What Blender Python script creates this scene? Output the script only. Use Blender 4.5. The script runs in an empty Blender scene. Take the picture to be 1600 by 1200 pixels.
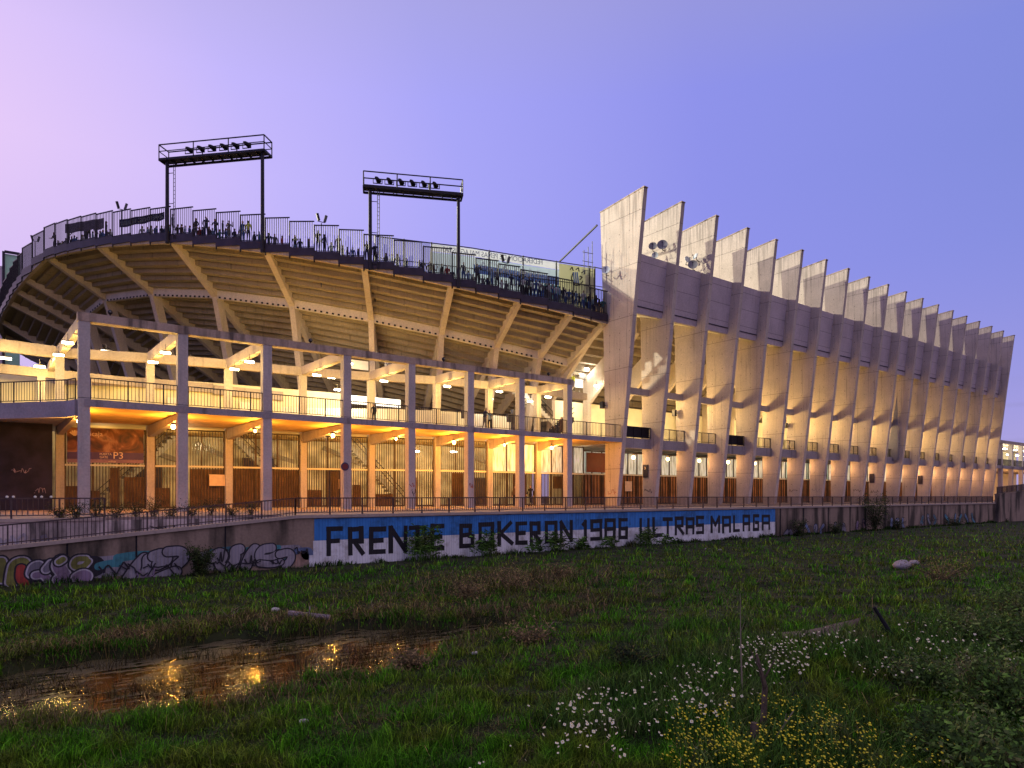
import bpy, bmesh, math, random
import numpy as np
from mathutils import Vector, Matrix
R = math.radians
random.seed(7); rng = np.random.default_rng(7)
S = bpy.context.scene
COL = S.collection

# ------------------------------------------------------------------ camera, world, sun, exposure
AZ = R(53.0); CS, SN = math.cos(AZ), math.sin(AZ); F = 1060.0; HZ = 774.0; CZ = 0.9
cam = bpy.data.cameras.new('camera'); co = bpy.data.objects.new('camera', cam); COL.objects.link(co)
co.location = (0, 0, CZ); co.rotation_euler = (R(90), 0, AZ - R(90))
cam.lens = 36 * F / 1600; cam.sensor_width = 36; cam.shift_y = (HZ - 600) / 1600
cam.clip_start = 0.1; cam.clip_end = 6000
S.camera = co
S.render.engine = 'CYCLES'
S.cycles.use_denoising = True
S.cycles.max_bounces = 6; S.cycles.diffuse_bounces = 3; S.cycles.transparent_max_bounces = 8
S.cycles.caustics_reflective = False; S.cycles.caustics_refractive = False
S.cycles.sample_clamp_indirect = 4
S.view_settings.view_transform = 'Standard'; S.view_settings.look = 'None'
S.view_settings.exposure = 0.0; S.view_settings.gamma = 1.0
S.use_nodes = False

W = bpy.data.worlds.new("World"); S.world = W; W.use_nodes = True
nt = W.node_tree; nt.nodes.clear()
def wn(t, **k):
    n = nt.nodes.new(t)
    for a, b in k.items(): setattr(n, a, b)
    return n
def ramp(nodes, stops, interp='EASE'):
    n = nodes.new('ShaderNodeValToRGB'); n.color_ramp.interpolation = interp
    e = n.color_ramp.elements
    while len(e) < len(stops): e.new(0.5)
    for i, (p, c) in enumerate(stops):
        e[i].position = p; e[i].color = (*c, 1) if len(c) == 3 else c
    return n
wo = wn('ShaderNodeOutputWorld'); bg = wn('ShaderNodeBackground')
tc = wn('ShaderNodeTexCoord'); sep = wn('ShaderNodeSeparateXYZ'); nt.links.new(tc.outputs['Generated'], sep.inputs[0])
# glow side (sunset, towards +Y / -X) against the blue side
dotn = wn('ShaderNodeVectorMath', operation='DOT_PRODUCT'); nt.links.new(tc.outputs['Generated'], dotn.inputs[0])
sd = Vector((-0.42, 0.9, 0.02)).normalized(); dotn.inputs[1].default_value = sd
warm = ramp(nt.nodes, [(0.0, (.62, .46, .50)), (0.22, (.46, .38, .56)), (0.42, (.21, .25, .68)), (0.60, (.26, .275, .78)), (0.745, (.37, .36, .88)), (0.84, (.52, .45, .92)), (0.92, (.74, .56, .90)), (1.0, (.98, .68, .90))], 'LINEAR')
dmap = wn('ShaderNodeMapRange'); dmap.inputs[1].default_value = -1; dmap.inputs[2].default_value = 1; nt.links.new(dotn.outputs['Value'], dmap.inputs[0]); nt.links.new(dmap.outputs[0], warm.inputs[0])
# towards the horizon on the blue side the sky turns mauve
hor = ramp(nt.nodes, [(0.0, (.50, .40, .66)), (0.10, (.44, .37, .72)), (0.30, (.30, .30, .80))], 'LINEAR')
nt.links.new(sep.outputs['Z'], hor.inputs[0])
fac = wn('ShaderNodeMapRange'); fac.inputs[1].default_value = 0.02; fac.inputs[2].default_value = 0.40
fac.inputs[3].default_value = 0.75; fac.inputs[4].default_value = 0.0
nt.links.new(sep.outputs['Z'], fac.inputs[0])
mx = wn('ShaderNodeMix', data_type='RGBA')
nt.links.new(fac.outputs[0], mx.inputs[0]); nt.links.new(warm.outputs[0], mx.inputs[6]); nt.links.new(hor.outputs[0], mx.inputs[7])
# thin cloud bars low on the horizon
mp = wn('ShaderNodeMapping'); mp.inputs['Scale'].default_value = (1.2, 1.2, 22)
nt.links.new(tc.outputs['Generated'], mp.inputs[0])
nz = wn('ShaderNodeTexNoise'); nz.inputs['Scale'].default_value = 2.2; nz.inputs['Detail'].default_value = 5
nt.links.new(mp.outputs[0], nz.inputs[0])
cr = ramp(nt.nodes, [(0.50, (0, 0, 0)), (0.68, (1, 1, 1))], 'LINEAR'); nt.links.new(nz.outputs[0], cr.inputs[0])
cz = wn('ShaderNodeMapRange'); cz.inputs[1].default_value = 0.06; cz.inputs[2].default_value = 0.17; cz.inputs[3].default_value = 0.6; cz.inputs[4].default_value = 0
nt.links.new(sep.outputs['Z'], cz.inputs[0])
cm = wn('ShaderNodeMath', operation='MULTIPLY'); nt.links.new(cr.outputs[0], cm.inputs[0]); nt.links.new(cz.outputs[0], cm.inputs[1])
mx2 = wn('ShaderNodeMix', data_type='RGBA'); mx2.inputs[7].default_value = (.27, .25, .50, 1)
nt.links.new(cm.outputs[0], mx2.inputs[0]); nt.links.new(mx.outputs[2], mx2.inputs[6])
# overhead the dusk sky darkens
zen = wn('ShaderNodeMapRange'); zen.inputs[1].default_value = 0.50; zen.inputs[2].default_value = 0.85; zen.inputs[3].default_value = 0.0; zen.inputs[4].default_value = 1.0
nt.links.new(sep.outputs['Z'], zen.inputs[0])
vm = wn('ShaderNodeMix', data_type='RGBA'); vm.inputs[7].default_value = (.40, .36, .42, 1)
nt.links.new(zen.outputs[0], vm.inputs[0]); nt.links.new(mx2.outputs[2], vm.inputs[6])
nt.links.new(vm.outputs[2], bg.inputs[0]); bg.inputs[1].default_value = 1.06
nt.links.new(bg.outputs[0], wo.inputs[0])

# last glow of the sun that has just set
sl = bpy.data.lights.new('dusk_sun', 'SUN'); sl.energy = 0.12; sl.angle = R(30); sl.color = (1.0, .66, .72)
so = bpy.data.objects.new('dusk_sun', sl); COL.objects.link(so)
so.rotation_euler = Vector((0.42, -0.9, -0.12)).to_track_quat('-Z', 'Y').to_euler()

def lamp(kind, loc, power, color, radius=0.15, name='lamp_glow', parent=None, target=None, spot=None, blend=.5):
    l = bpy.data.lights.new(name, kind); l.energy = power; l.color = color; l.shadow_soft_size = radius
    o = bpy.data.objects.new(name, l); COL.objects.link(o); o.location = loc
    if kind == 'SPOT':
        l.spot_size = spot; l.spot_blend = blend
        o.rotation_euler = (Vector(target) - Vector(loc)).to_track_quat('-Z', 'Y').to_euler()
    if parent: o.parent = parent; o.location = Vector(loc) - parent.location
    return o
# the pitch floodlights on the far side of the bowl, lit for the match
lamp('SPOT', (-2, 126, 44), 400000, (1.0, .93, .66), 1.2, 'pitch_floodlight', target=(75, 42, 24), spot=R(60))
lamp('SPOT', (12, 77, 41), 150000, (1.0, .98, .72), .5, 'pitch_floodlight', target=(52, 42, 24), spot=R(46))

# ------------------------------------------------------------------ helpers
def az_of(px): return AZ - math.atan((px - 800) / F)
def x_at(px, Y): return Y / math.tan(az_of(px))
def y_at(px, X): return X * math.tan(az_of(px))
def depth(X, Y): return X * CS + Y * SN
def z_at(py, X, Y): return CZ + (HZ - py) / F * depth(X, Y)

def node_mat(name):
    m = bpy.data.materials.new(name); m.use_nodes = True
    n = m.node_tree.nodes; b = n['Principled BSDF']
    return m, n, m.node_tree.links, b
def plain(name, col, rough=.6, metal=0, spec=.3, var=.12, scale=3.0, bump=0.0):
    m, n, l, b = node_mat(name)
    g = n.new('ShaderNodeNewGeometry'); t = n.new('ShaderNodeTexNoise'); t.inputs['Scale'].default_value = scale; t.inputs['Detail'].default_value = 4
    l.new(g.outputs['Position'], t.inputs['Vector'])
    r = ramp(n, [(0.3, tuple(c * (1 - var) for c in col)), (0.7, tuple(min(1, c * (1 + var)) for c in col))], 'LINEAR')
    l.new(t.outputs[0], r.inputs[0]); l.new(r.outputs[0], b.inputs['Base Color'])
    b.inputs['Roughness'].default_value = rough; b.inputs['Metallic'].default_value = metal
    b.inputs['Specular IOR Level'].default_value = spec
    if bump:
        bp = n.new('ShaderNodeBump'); bp.inputs['Strength'].default_value = bump; bp.inputs['Distance'].default_value = .02
        l.new(t.outputs[0], bp.inputs['Height']); l.new(bp.outputs[0], b.inputs['Normal'])
    return m
def emis(name, col, s):
    m, n, l, b = node_mat(name)
    b.inputs['Base Color'].default_value = (*col, 1); b.inputs['Emission Color'].default_value = (*col, 1); b.inputs['Emission Strength'].default_value = s
    return m
def concrete(name, col, stain=.5, joints=None, holes=False, dark=(.05, .045, .04), streak=14.0, amount=.45, bump=.25, th=(.56, .74), topz=None):
    """weathered concrete: blotches, vertical rain streaks, optional formwork joints and tie holes"""
    m, n, l, b = node_mat(name)
    g = n.new('ShaderNodeNewGeometry'); P = g.outputs['Position']
    big = n.new('ShaderNodeTexNoise'); big.inputs['Scale'].default_value = .55; big.inputs['Detail'].default_value = 6; l.new(P, big.inputs['Vector'])
    mpn = n.new('ShaderNodeMapping'); mpn.inputs['Scale'].default_value = (streak / 4, streak / 4, .22); l.new(P, mpn.inputs[0])
    st = n.new('ShaderNodeTexNoise'); st.inputs['Scale'].default_value = 1.0; st.inputs['Detail'].default_value = 5; l.new(mpn.outputs[0], st.inputs['Vector'])
    fine = n.new('ShaderNodeTexNoise'); fine.inputs['Scale'].default_value = 9; fine.inputs['Detail'].default_value = 5; l.new(P, fine.inputs['Vector'])
    base = ramp(n, [(0.25, tuple(c * (1 - .22 * stain * 2) for c in col)), (0.75, tuple(min(1, c * 1.1) for c in col))], 'LINEAR'); l.new(big.outputs[0], base.inputs[0])
    sm = ramp(n, [(th[0], (0, 0, 0)), (th[1], (1, 1, 1))], 'LINEAR'); l.new(st.outputs[0], sm.inputs[0])
    mm = n.new('ShaderNodeMath'); mm.operation = 'MULTIPLY'; mm.inputs[1].default_value = amount; l.new(sm.outputs[0], mm.inputs[0])
    if topz:
        s0 = n.new('ShaderNodeSeparateXYZ'); l.new(P, s0.inputs[0]); zr = n.new('ShaderNodeMapRange'); zr.inputs[1].default_value = topz[0]; zr.inputs[2].default_value = topz[1]; zr.inputs[3].default_value = 0; zr.inputs[4].default_value = .13; l.new(s0.outputs['Z'], zr.inputs[0])
        ad0 = n.new('ShaderNodeMath'); ad0.operation = 'ADD'; l.new(st.outputs[0], ad0.inputs[0]); l.new(zr.outputs[0], ad0.inputs[1]); l.new(ad0.outputs[0], sm.inputs[0])
    mix = n.new('ShaderNodeMix'); mix.data_type = 'RGBA'; mix.inputs[7].default_value = (*dark, 1)
    l.new(mm.outputs[0], mix.inputs[0]); l.new(base.outputs[0], mix.inputs[6])
    out = mix.outputs[2]
    fr = ramp(n, [(0.3, (.86, .86, .86)), (0.7, (1.08, 1.08, 1.08))], 'LINEAR'); l.new(fine.outputs[0], fr.inputs[0])
    ml = n.new('ShaderNodeMix'); ml.data_type = 'RGBA'; ml.blend_type = 'MULTIPLY'; ml.inputs[0].default_value = 1
    l.new(out, ml.inputs[6]); l.new(fr.outputs[0], ml.inputs[7]); out = ml.outputs[2]
    sp = n.new('ShaderNodeSeparateXYZ'); l.new(P, sp.inputs[0])
    def math_(op, a, bb=None):
        k = n.new('ShaderNodeMath'); k.operation = op
        for i, v in enumerate((a, bb)):
            if v is None: continue
            if isinstance(v, (int, float)): k.inputs[i].default_value = v
            else: l.new(v, k.inputs[i])
        return k.outputs[0]
    mask = None
    if joints:
        period, off, wdt = joints
        f = math_('FRACT', math_('DIVIDE', math_('SUBTRACT', sp.outputs['Z'], off), period))
        mask = math_('MULTIPLY', math_('LESS_THAN', f, wdt / period), .55)
    if holes:
        a = math_('SUBTRACT', math_('FRACT', math_('DIVIDE', sp.outputs['Z'], 1.43)), .5)
        c = math_('SUBTRACT', math_('FRACT', math_('DIVIDE', sp.outputs['Y'], 1.17)), .5)
        d = math_('ADD', math_('POWER', math_('ABSOLUTE', a), 2), math_('POWER', math_('ABSOLUTE', c), 2))
        h = math_('MULTIPLY', math_('LESS_THAN', d, .0016), .6)
        mask = h if mask is None else math_('MAXIMUM', mask, h)
    if mask is not None:
        mj = n.new('ShaderNodeMix'); mj.data_type = 'RGBA'; mj.inputs[7].default_value = (.06, .05, .05, 1)
        l.new(mask, mj.inputs[0]); l.new(out, mj.inputs[6]); out = mj.outputs[2]
    l.new(out, b.inputs['Base Color'])
    b.inputs['Roughness'].default_value = .85; b.inputs['Specular IOR Level'].default_value = .2
    bp = n.new('ShaderNodeBump'); bp.inputs['Strength'].default_value = bump; bp.inputs['Distance'].default_value = .03
    l.new(fine.outputs[0], bp.inputs['Height']); l.new(bp.outputs[0], b.inputs['Normal'])
    return m

M = {}
M['fin'] = concrete('fin_concrete', (.56, .47, .42), .35, joints=(4.35, 3.2, .05), holes=True, amount=.42, streak=26, topz=(23.6, 26.6))
M['rib'] = concrete('rib_concrete', (.52, .43, .36), .4, amount=.2)
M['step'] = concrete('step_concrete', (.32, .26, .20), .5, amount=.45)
M['ring'] = concrete('ring_concrete', (.62, .54, .50), .3, amount=.15)
M['panel'] = concrete('panel_concrete', (.56, .47, .52), .3, joints=(1.62, .2, .05), amount=.15)
M['column'] = concrete('column_concrete', (.50, .45, .44), .4, amount=.3)
M['beam'] = concrete('beam_concrete', (.47, .40, .36), .5, amount=.35)
M['topbeam'] = concrete('roof_beam_concrete', (.52, .40, .32), .8, amount=.85, dark=(.06, .048, .042), streak=7, th=(.49, .66))
M['deck'] = concrete('deck_edge_concrete', (.36, .32, .35), .6, amount=.6, streak=8)
M['soffit'] = plain('soffit_lamp_orange', (.62, .38, .12), .7, var=.25, scale=1.4)  # orange of the sodium lamps is put into the base colour
M['fascia'] = concrete('fascia_concrete', (.45, .36, .30), .5, amount=.4)
M['wallgrey'] = concrete('retaining_concrete', (.34, .25, .20), .8, amount=.9, streak=4, bump=.5, th=(.46, .62), dark=(.04, .035, .03))
M['coping'] = concrete('coping_stone', (.44, .35, .32), .5, amount=.3)
M['paleWall'] = concrete('pale_wall', (.66, .55, .55), .7, amount=.9, streak=5, th=(.47, .60))
M['cream'] = plain('cream_paint', (.78, .71, .50), .8, var=.1, scale=.7)
M['inner'] = plain('grimy_inner_wall', (.60, .54, .38), .8, var=.5, scale=.8)
M['white'] = plain('white_panel', (.80, .76, .68), .7, var=.06, scale=.6)
M['pave'] = concrete('terrace_paving', (.36, .27, .24), .6, amount=.2)
M['dark'] = plain('dark_plum_sheet', (.030, .022, .045), .5, var=.3, scale=2)
M['metal'] = plain('black_rail_paint', (.020, .017, .026), .45, metal=.3, var=.2)
M['railrust'] = plain('weathered_rail', (.075, .055, .06), .6, metal=.3, var=.4, scale=6)
M['steel'] = plain('galvanised_steel', (.10, .10, .12), .6, metal=.3, var=.15)
M['gate'] = plain('bronze_gate', (.075, .05, .03), .5, metal=.3, var=.25)
M['gatewood'] = plain('brown_gate_sheet', (.15, .085, .04), .55, var=.45, scale=1.6)
M['blackwall'] = plain('black_wall', (.018, .014, .028), .7, var=.3)
M['navy'] = plain('navy_fabric', (.02, .022, .07), .8)
M['lampbody'] = plain('lamp_housing', (.25, .24, .24), .5, metal=.5)
M['glow'] = emis('lamp_tube_glow', (1.0, .90, .58), 26)
M['glow2'] = emis('sodium_glow', (1.0, .62, .20), 22)
M['glow3'] = emis('white_lamp_glow', (1.0, .97, .86), 26)
M['dish'] = plain('dish_grey', (.24, .23, .28), .5, var=.1)
M['dish2'] = plain('dish_pale', (.55, .6, .66), .5, var=.1)
M['mint'] = plain('mint_sheet', (.50, .80, .66), .6, var=.08)
M['lilac'] = plain('lilac_render', (.85, .70, .80), .8, var=.06)
M['black'] = plain('black_paint', (.012, .010, .016), .8, var=.2)
M['stair'] = plain('stair_grey', (.30, .27, .22), .7)

class MB:
    """collects boxes, bars, prisms and lofts; build() links them as ONE mesh"""
    def __init__(s): s.v = []; s.f = []; s.m = []
    def add(s, vs, fs, mi=0):
        o = len(s.v); s.v += [tuple(p) for p in vs]; s.f += [tuple(i + o for i in q) for q in fs]; s.m += [mi] * len(fs)
    def box(s, a, b, mi=0):
        x0, y0, z0 = a; x1, y1, z1 = b
        s.add([(x0,y0,z0),(x1,y0,z0),(x1,y1,z0),(x0,y1,z0),(x0,y0,z1),(x1,y0,z1),(x1,y1,z1),(x0,y1,z1)],
              [(0,3,2,1),(4,5,6,7),(0,1,5,4),(1,2,6,5),(2,3,7,6),(3,0,4,7)], mi)
    def bar(s, p, q, w, h, mi=0, up=(0,0,1)):
        p, q = Vector(p), Vector(q); d = (q - p).normalized(); u = Vector(up)
        if abs(d.dot(u)) > .99: u = Vector((1,0,0))
        r = d.cross(u).normalized(); u = r.cross(d).normalized()
        r *= w / 2; u *= h / 2
        s.add([p-r-u,p+r-u,p+r+u,p-r+u,q-r-u,q+r-u,q+r+u,q-r+u],
              [(0,1,2,3),(4,7,6,5),(0,4,5,1),(1,5,6,2),(2,6,7,3),(3,7,4,0)], mi)
    def tube(s, p, q, r0, r1=None, n=8, mi=0):
        r1 = r0 if r1 is None else r1
        p, q = Vector(p), Vector(q); d = (q - p).normalized(); u = Vector((0,0,1)) if abs(d.z) < .9 else Vector((1,0,0))
        a = d.cross(u).normalized(); b = a.cross(d)
        vs = []
        for c, r in ((p, r0), (q, r1)):
            for i in range(n):
                t = 2 * math.pi * i / n; vs.append(c + (a * math.cos(t) + b * math.sin(t)) * r)
        fs = [(i, (i+1) % n, n + (i+1) % n, n + i) for i in range(n)] + [tuple(range(n))[::-1], tuple(range(n, 2*n))]
        s.add(vs, fs, mi)
    def loft(s, A, B, mi=0):
        n = len(A); s.add(list(A) + list(B), [(i, (i+1) % n, n + (i+1) % n, n + i) for i in range(n)] + [tuple(range(n))[::-1], tuple(range(n, 2*n))], mi)
    def sphere(s, c, r, n=10, k=6, mi=0, sc=(1,1,1)):
        vs = [(c[0], c[1], c[2] + r * sc[2])]
        for j in range(1, k):
            ph = math.pi * j / k
            for i in range(n):
                t = 2 * math.pi * i / n
                vs.append((c[0] + r*sc[0]*math.sin(ph)*math.cos(t), c[1] + r*sc[1]*math.sin(ph)*math.sin(t), c[2] + r*sc[2]*math.cos(ph)))
        vs.append((c[0], c[1], c[2] - r * sc[2]))
        fs = [(0, 1+i, 1+(i+1) % n) for i in range(n)]
        for j in range(k-2):
            for i in range(n):
                a = 1 + j*n; fs.append((a+i, a+n+i, a+n+(i+1) % n, a+(i+1) % n))
        e = len(vs) - 1; a = 1 + (k-2)*n
        fs += [(a+i, e, a+(i+1) % n) for i in range(n)]
        s.add(vs, fs, mi)
    def mesh(s, name, off=(0,0,0)):
        me = bpy.data.meshes.new(name); o = Vector(off)
        me.from_pydata([Vector(p) - o for p in s.v], [], s.f)
        if any(s.m): me.polygons.foreach_set('material_index', s.m)
        bm = bmesh.new(); bm.from_mesh(me); bmesh.ops.recalc_face_normals(bm, faces=bm.faces[:]); bm.to_mesh(me); bm.free()
        return me
    def build(s, name, mats, parent=None, label=None, loc=None):
        base = Vector((0,0,0))
        if parent is not None:
            p = parent
            while p is not None: base = base + p.location; p = p.parent
        elif loc is not None: base = Vector(loc)
        me = s.mesh(name, base)
        for m in (mats if isinstance(mats, (list, tuple)) else [mats]): me.materials.append(m)
        o = bpy.data.objects.new(name, me); COL.objects.link(o)
        if parent is not None: o.parent = parent
        elif loc is not None: o.location = loc
        if label: o['label'] = label
        return o
def tag(o, label, cat, group=None):
    o['label'] = label; o['category'] = cat
    if group: o['group'] = group
    return o
def thing(name, loc, label, cat, group=None):
    o = bpy.data.objects.new(name, None); COL.objects.link(o); o.location = loc; o.empty_display_size = .3
    return tag(o, label, cat, group)
def struct(o, kind='structure'): o['kind'] = kind; return o
ORD = ['first','second','third','fourth','fifth','sixth','seventh','eighth','ninth','tenth','eleventh','twelfth','thirteenth','fourteenth','fifteenth','sixteenth','seventeenth','eighteenth','nineteenth','twentieth','twenty-first','twenty-second','twenty-third','twenty-fourth','twenty-fifth','twenty-sixth','twenty-seventh','twenty-eighth','twenty-ninth','thirtieth']
def copy_tree(o, parent=None):
    c = o.copy(); COL.objects.link(c); c.parent = parent
    for ch in list(o.children):
        copy_tree(ch, c)
    return c
def text_mesh(name, body, size, mat, origin, xdir, zdir, parent, depthy=.01, align='LEFT', sx=1.0):
    cu = bpy.data.curves.new('tmp', 'FONT'); cu.body = body; cu.size = size; cu.extrude = depthy; cu.align_x = align
    cu.resolution_u = 3
    t = bpy.data.objects.new('tmp', cu)
    me = bpy.data.meshes.new_from_object(t)
    bpy.data.objects.remove(t)
    xd, zd = Vector(xdir).normalized(), Vector(zdir).normalized(); yd = xd.cross(zd)
    base = Vector((0,0,0)); p = parent
    while p is not None: base = base + p.location; p = p.parent
    for v in me.vertices:
        c = v.co.copy(); v.co = Vector(origin) + xd * c.x * sx + zd * c.y - yd * c.z - base
    me.materials.clear(); me.materials.append(mat)
    o = bpy.data.objects.new(name, me); COL.objects.link(o); o.parent = parent
    return o
# ------------------------------------------------------------------ CURVED STAND (the end of the bowl)
EX, EY, EA, EB = 43.0, 91.0, 43.0, 48.0
def rim(phi, w=0.0):
    x, y = EX - EA * math.cos(phi), EY - EB * math.sin(phi)
    n = Vector((math.cos(phi) / EA, math.sin(phi) / EB)).normalized()
    return Vector((x + n.x * w, y + n.y * w))
def phi_of(px):
    t = az_of(px); lo, hi = R(-5), R(90)
    for _ in range(60):
        m = (lo + hi) / 2; p = rim(m)
        if math.atan2(p.y, p.x) > t: lo = m
        else: hi = m
    return lo
WK = 4.9
ribs = []   # (phi, zT, zK)
for tp, ty, ky in [(14,477,497),(24,458,489),(38,440,474),(72,405,452),(153,387,446),(269,380,458),(416,395,470),(569,420,490),(706,448,512),(812,473,534),(894,492,553),(947,506,568)]:
    ph = phi_of(tp); p = rim(ph); k = rim(ph, WK)
    ribs.append([ph, z_at(ty, p.x, p.y), z_at(ky, k.x, k.y)])
for i, r in enumerate(ribs):      # one rake for all
    r[2] = r[1] - 3.0 + .35 * (r[2] - (r[1] - 3.0))
ribs = [[R(-34), 18.6, 15.6], [R(-25), 18.7, 15.7], [R(-16), 18.8, 15.8], [R(-7), 18.9, 15.9], [R(2), 19.0, 16.0]] + ribs
def rz(phi):
    for a, b in zip(ribs, ribs[1:]):
        if a[0] <= phi <= b[0]:
            t = (phi - a[0]) / (b[0] - a[0]); return a[1] + (b[1] - a[1]) * t
    return ribs[0][1] if phi < ribs[0][0] else ribs[-1][1]
curved = thing('curved_stand', (20, 60, 0), 'curved open concrete grandstand with sloping ribs under its stepped rows, left half of the photo', 'grandstand')
def wp(phi, w, z): p = rim(phi, w); return Vector((p.x, p.y, z))
ZF = 5.9
for i, (ph, zT, zK) in enumerate(ribs):
    s = (zT - zK) / WK
    wf = WK + (zK - ZF) * .30; wr = WK + .9 + (zK - .9 - ZF) / s
    last = i == len(ribs) - 1
    prof = [(0, zT), (WK, zK), (wf, ZF), (wf + .75, ZF), (WK + 1.1, zK - .75), (wr, ZF), (wr + 2.2, ZF), (WK, zK + 1.15), (0, zT + .45)]
    if last: prof = [(0, zT), (WK, zK), (wr, ZF), (wr + 2.2, ZF), (WK, zK + 1.15), (0, zT + .45)]
    n2 = Vector((math.cos(ph) / EA, math.sin(ph) / EB)).normalized(); t2 = Vector((-n2.y, n2.x)) * .23
    A = [wp(ph, w, z) + Vector((t2.x, t2.y, 0)) for w, z in prof]; B = [wp(ph, w, z) - Vector((t2.x, t2.y, 0)) for w, z in prof]
    m = MB(); m.loft(A, B); m.build('rib', M['rib'], curved)
TR = .72
for (a, b) in zip(ribs, ribs[1:]):
    def sect(r, sgn):
        ph, zT, zK = r; s = (zT - zK) / WK; top0 = zT + .32
        nst = int((top0 - ZF) / (s * TR)) + 1
        
        lo, hi = [], []
        for k in range(36):
            zz = top0 - s * TR * k
            lo.append((.12 + k * TR, zz)); lo.append((.12 + (k + 1) * TR, zz))
        hi = [(w, z + .3) for w, z in lo][::-1]
        return [wp(ph, w, z) for w, z in lo] , [wp(ph, w, z) for w, z in hi]
    la, ha = sect(a, 1); lb, hb = sect(b, -1)
    m = MB(); n = len(la)
    vs = la + lb + ha[::-1] + hb[::-1]
    fs = []
    for j in range(n - 1):
        fs.append((j, j+1, n+j+1, n+j)); fs.append((2*n+j, 3*n+j, 3*n+j+1, 2*n+j+1))
    fs += [(0, n, 3*n, 2*n), (n-1, 3*n-1, 4*n-1, 2*n-1)]
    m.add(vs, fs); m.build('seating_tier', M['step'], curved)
    # ring beam between the knees, with black blocks for the shade in its notches
    pa, pb = wp(a[0], WK + .25, a[2] + .25), wp(b[0], WK + .25, b[2] + .25)
    m = MB(); m.bar(pa, pb, .38, .72); L = (pb - pa).length; d = (pb - pa) / L
    o = d.cross(Vector((0, 0, 1))).normalized()
    if o.dot(Vector((pa.x - EX, pa.y - EY, 0))) < 0: o = -o
    for k in range(1, int(L / .5)):
        c = pa + d * (k * .5) + o * .2 - Vector((0, 0, .27)); m.bar(c - d * .09, c + d * .09, .06, .14, 1)
    m.build('ring_beam', [M['ring'], M['black']], curved)
# rim: fascia, dark band and stepped bar fence, panel by panel
fence = thing('rim_fence', (20, 60, 16), 'dark stepped bar fence crowning the rim of the curved stand', 'fence')
panels = []
phs = []
for (a, b) in zip(ribs, ribs[1:]):
    L = (wp(a[0], 0, 0) - wp(b[0], 0, 0)).length; n = max(2, round(L / 2.05))
    for k in range(n): phs.append(a[0] + (b[0] - a[0]) * k / n)
phs.append(ribs[-1][0])
fas = MB()
for p0, p1 in zip(phs, phs[1:]):
    zb = (rz(p0) + rz(p1)) / 2 + .02
    fas.bar(wp(p0, .02, rz(p0) + .12), wp(p1, .02, rz(p1) + .12), .3, .32)
    m = MB(); m.bar(wp(p0, -.2, zb + .40), wp(p1, -.2, zb + .40), .09, .60)
    m.build('parapet_sheet', M['dark'], fence)
    m = MB(); hb, ht = zb + .78, zb + 2.75
    P0, P1 = wp(p0, -.16, 0), wp(p1, -.16, 0); up = Vector((0, 0, 1))
    m.bar(P0 + up * ht, P1 + up * ht, .07, .08); m.bar(P0 + up * (hb), P1 + up * (hb), .05, .05)
    m.bar(P0 + up * (zb - .1), P0 + up * (ht + .05), .09, .09)
    L = (P1 - P0).length; nb = int(L / .17)
    for k in range(1, nb):
        q = P0 + (P1 - P0) * k / nb; m.bar(q + up * hb, q + up * ht, .042, .042)
    m.build('bar_panel', M['metal'], fence)
fas.build('rim_fascia', M['fascia'], curved)
# walkway behind the rim
m = MB()
for p0, p1 in zip(phs, phs[1:]):
    q = [wp(p0, .05, rz(p0) + .70), wp(p1, .05, rz(p1) + .70), wp(p1, .86, rz(p1) + .70), wp(p0, .86, rz(p0) + .70)]
    m.loft(q, [v - Vector((0, 0, .12)) for v in q])
m.build('walkway', M['step'], curved)

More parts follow.
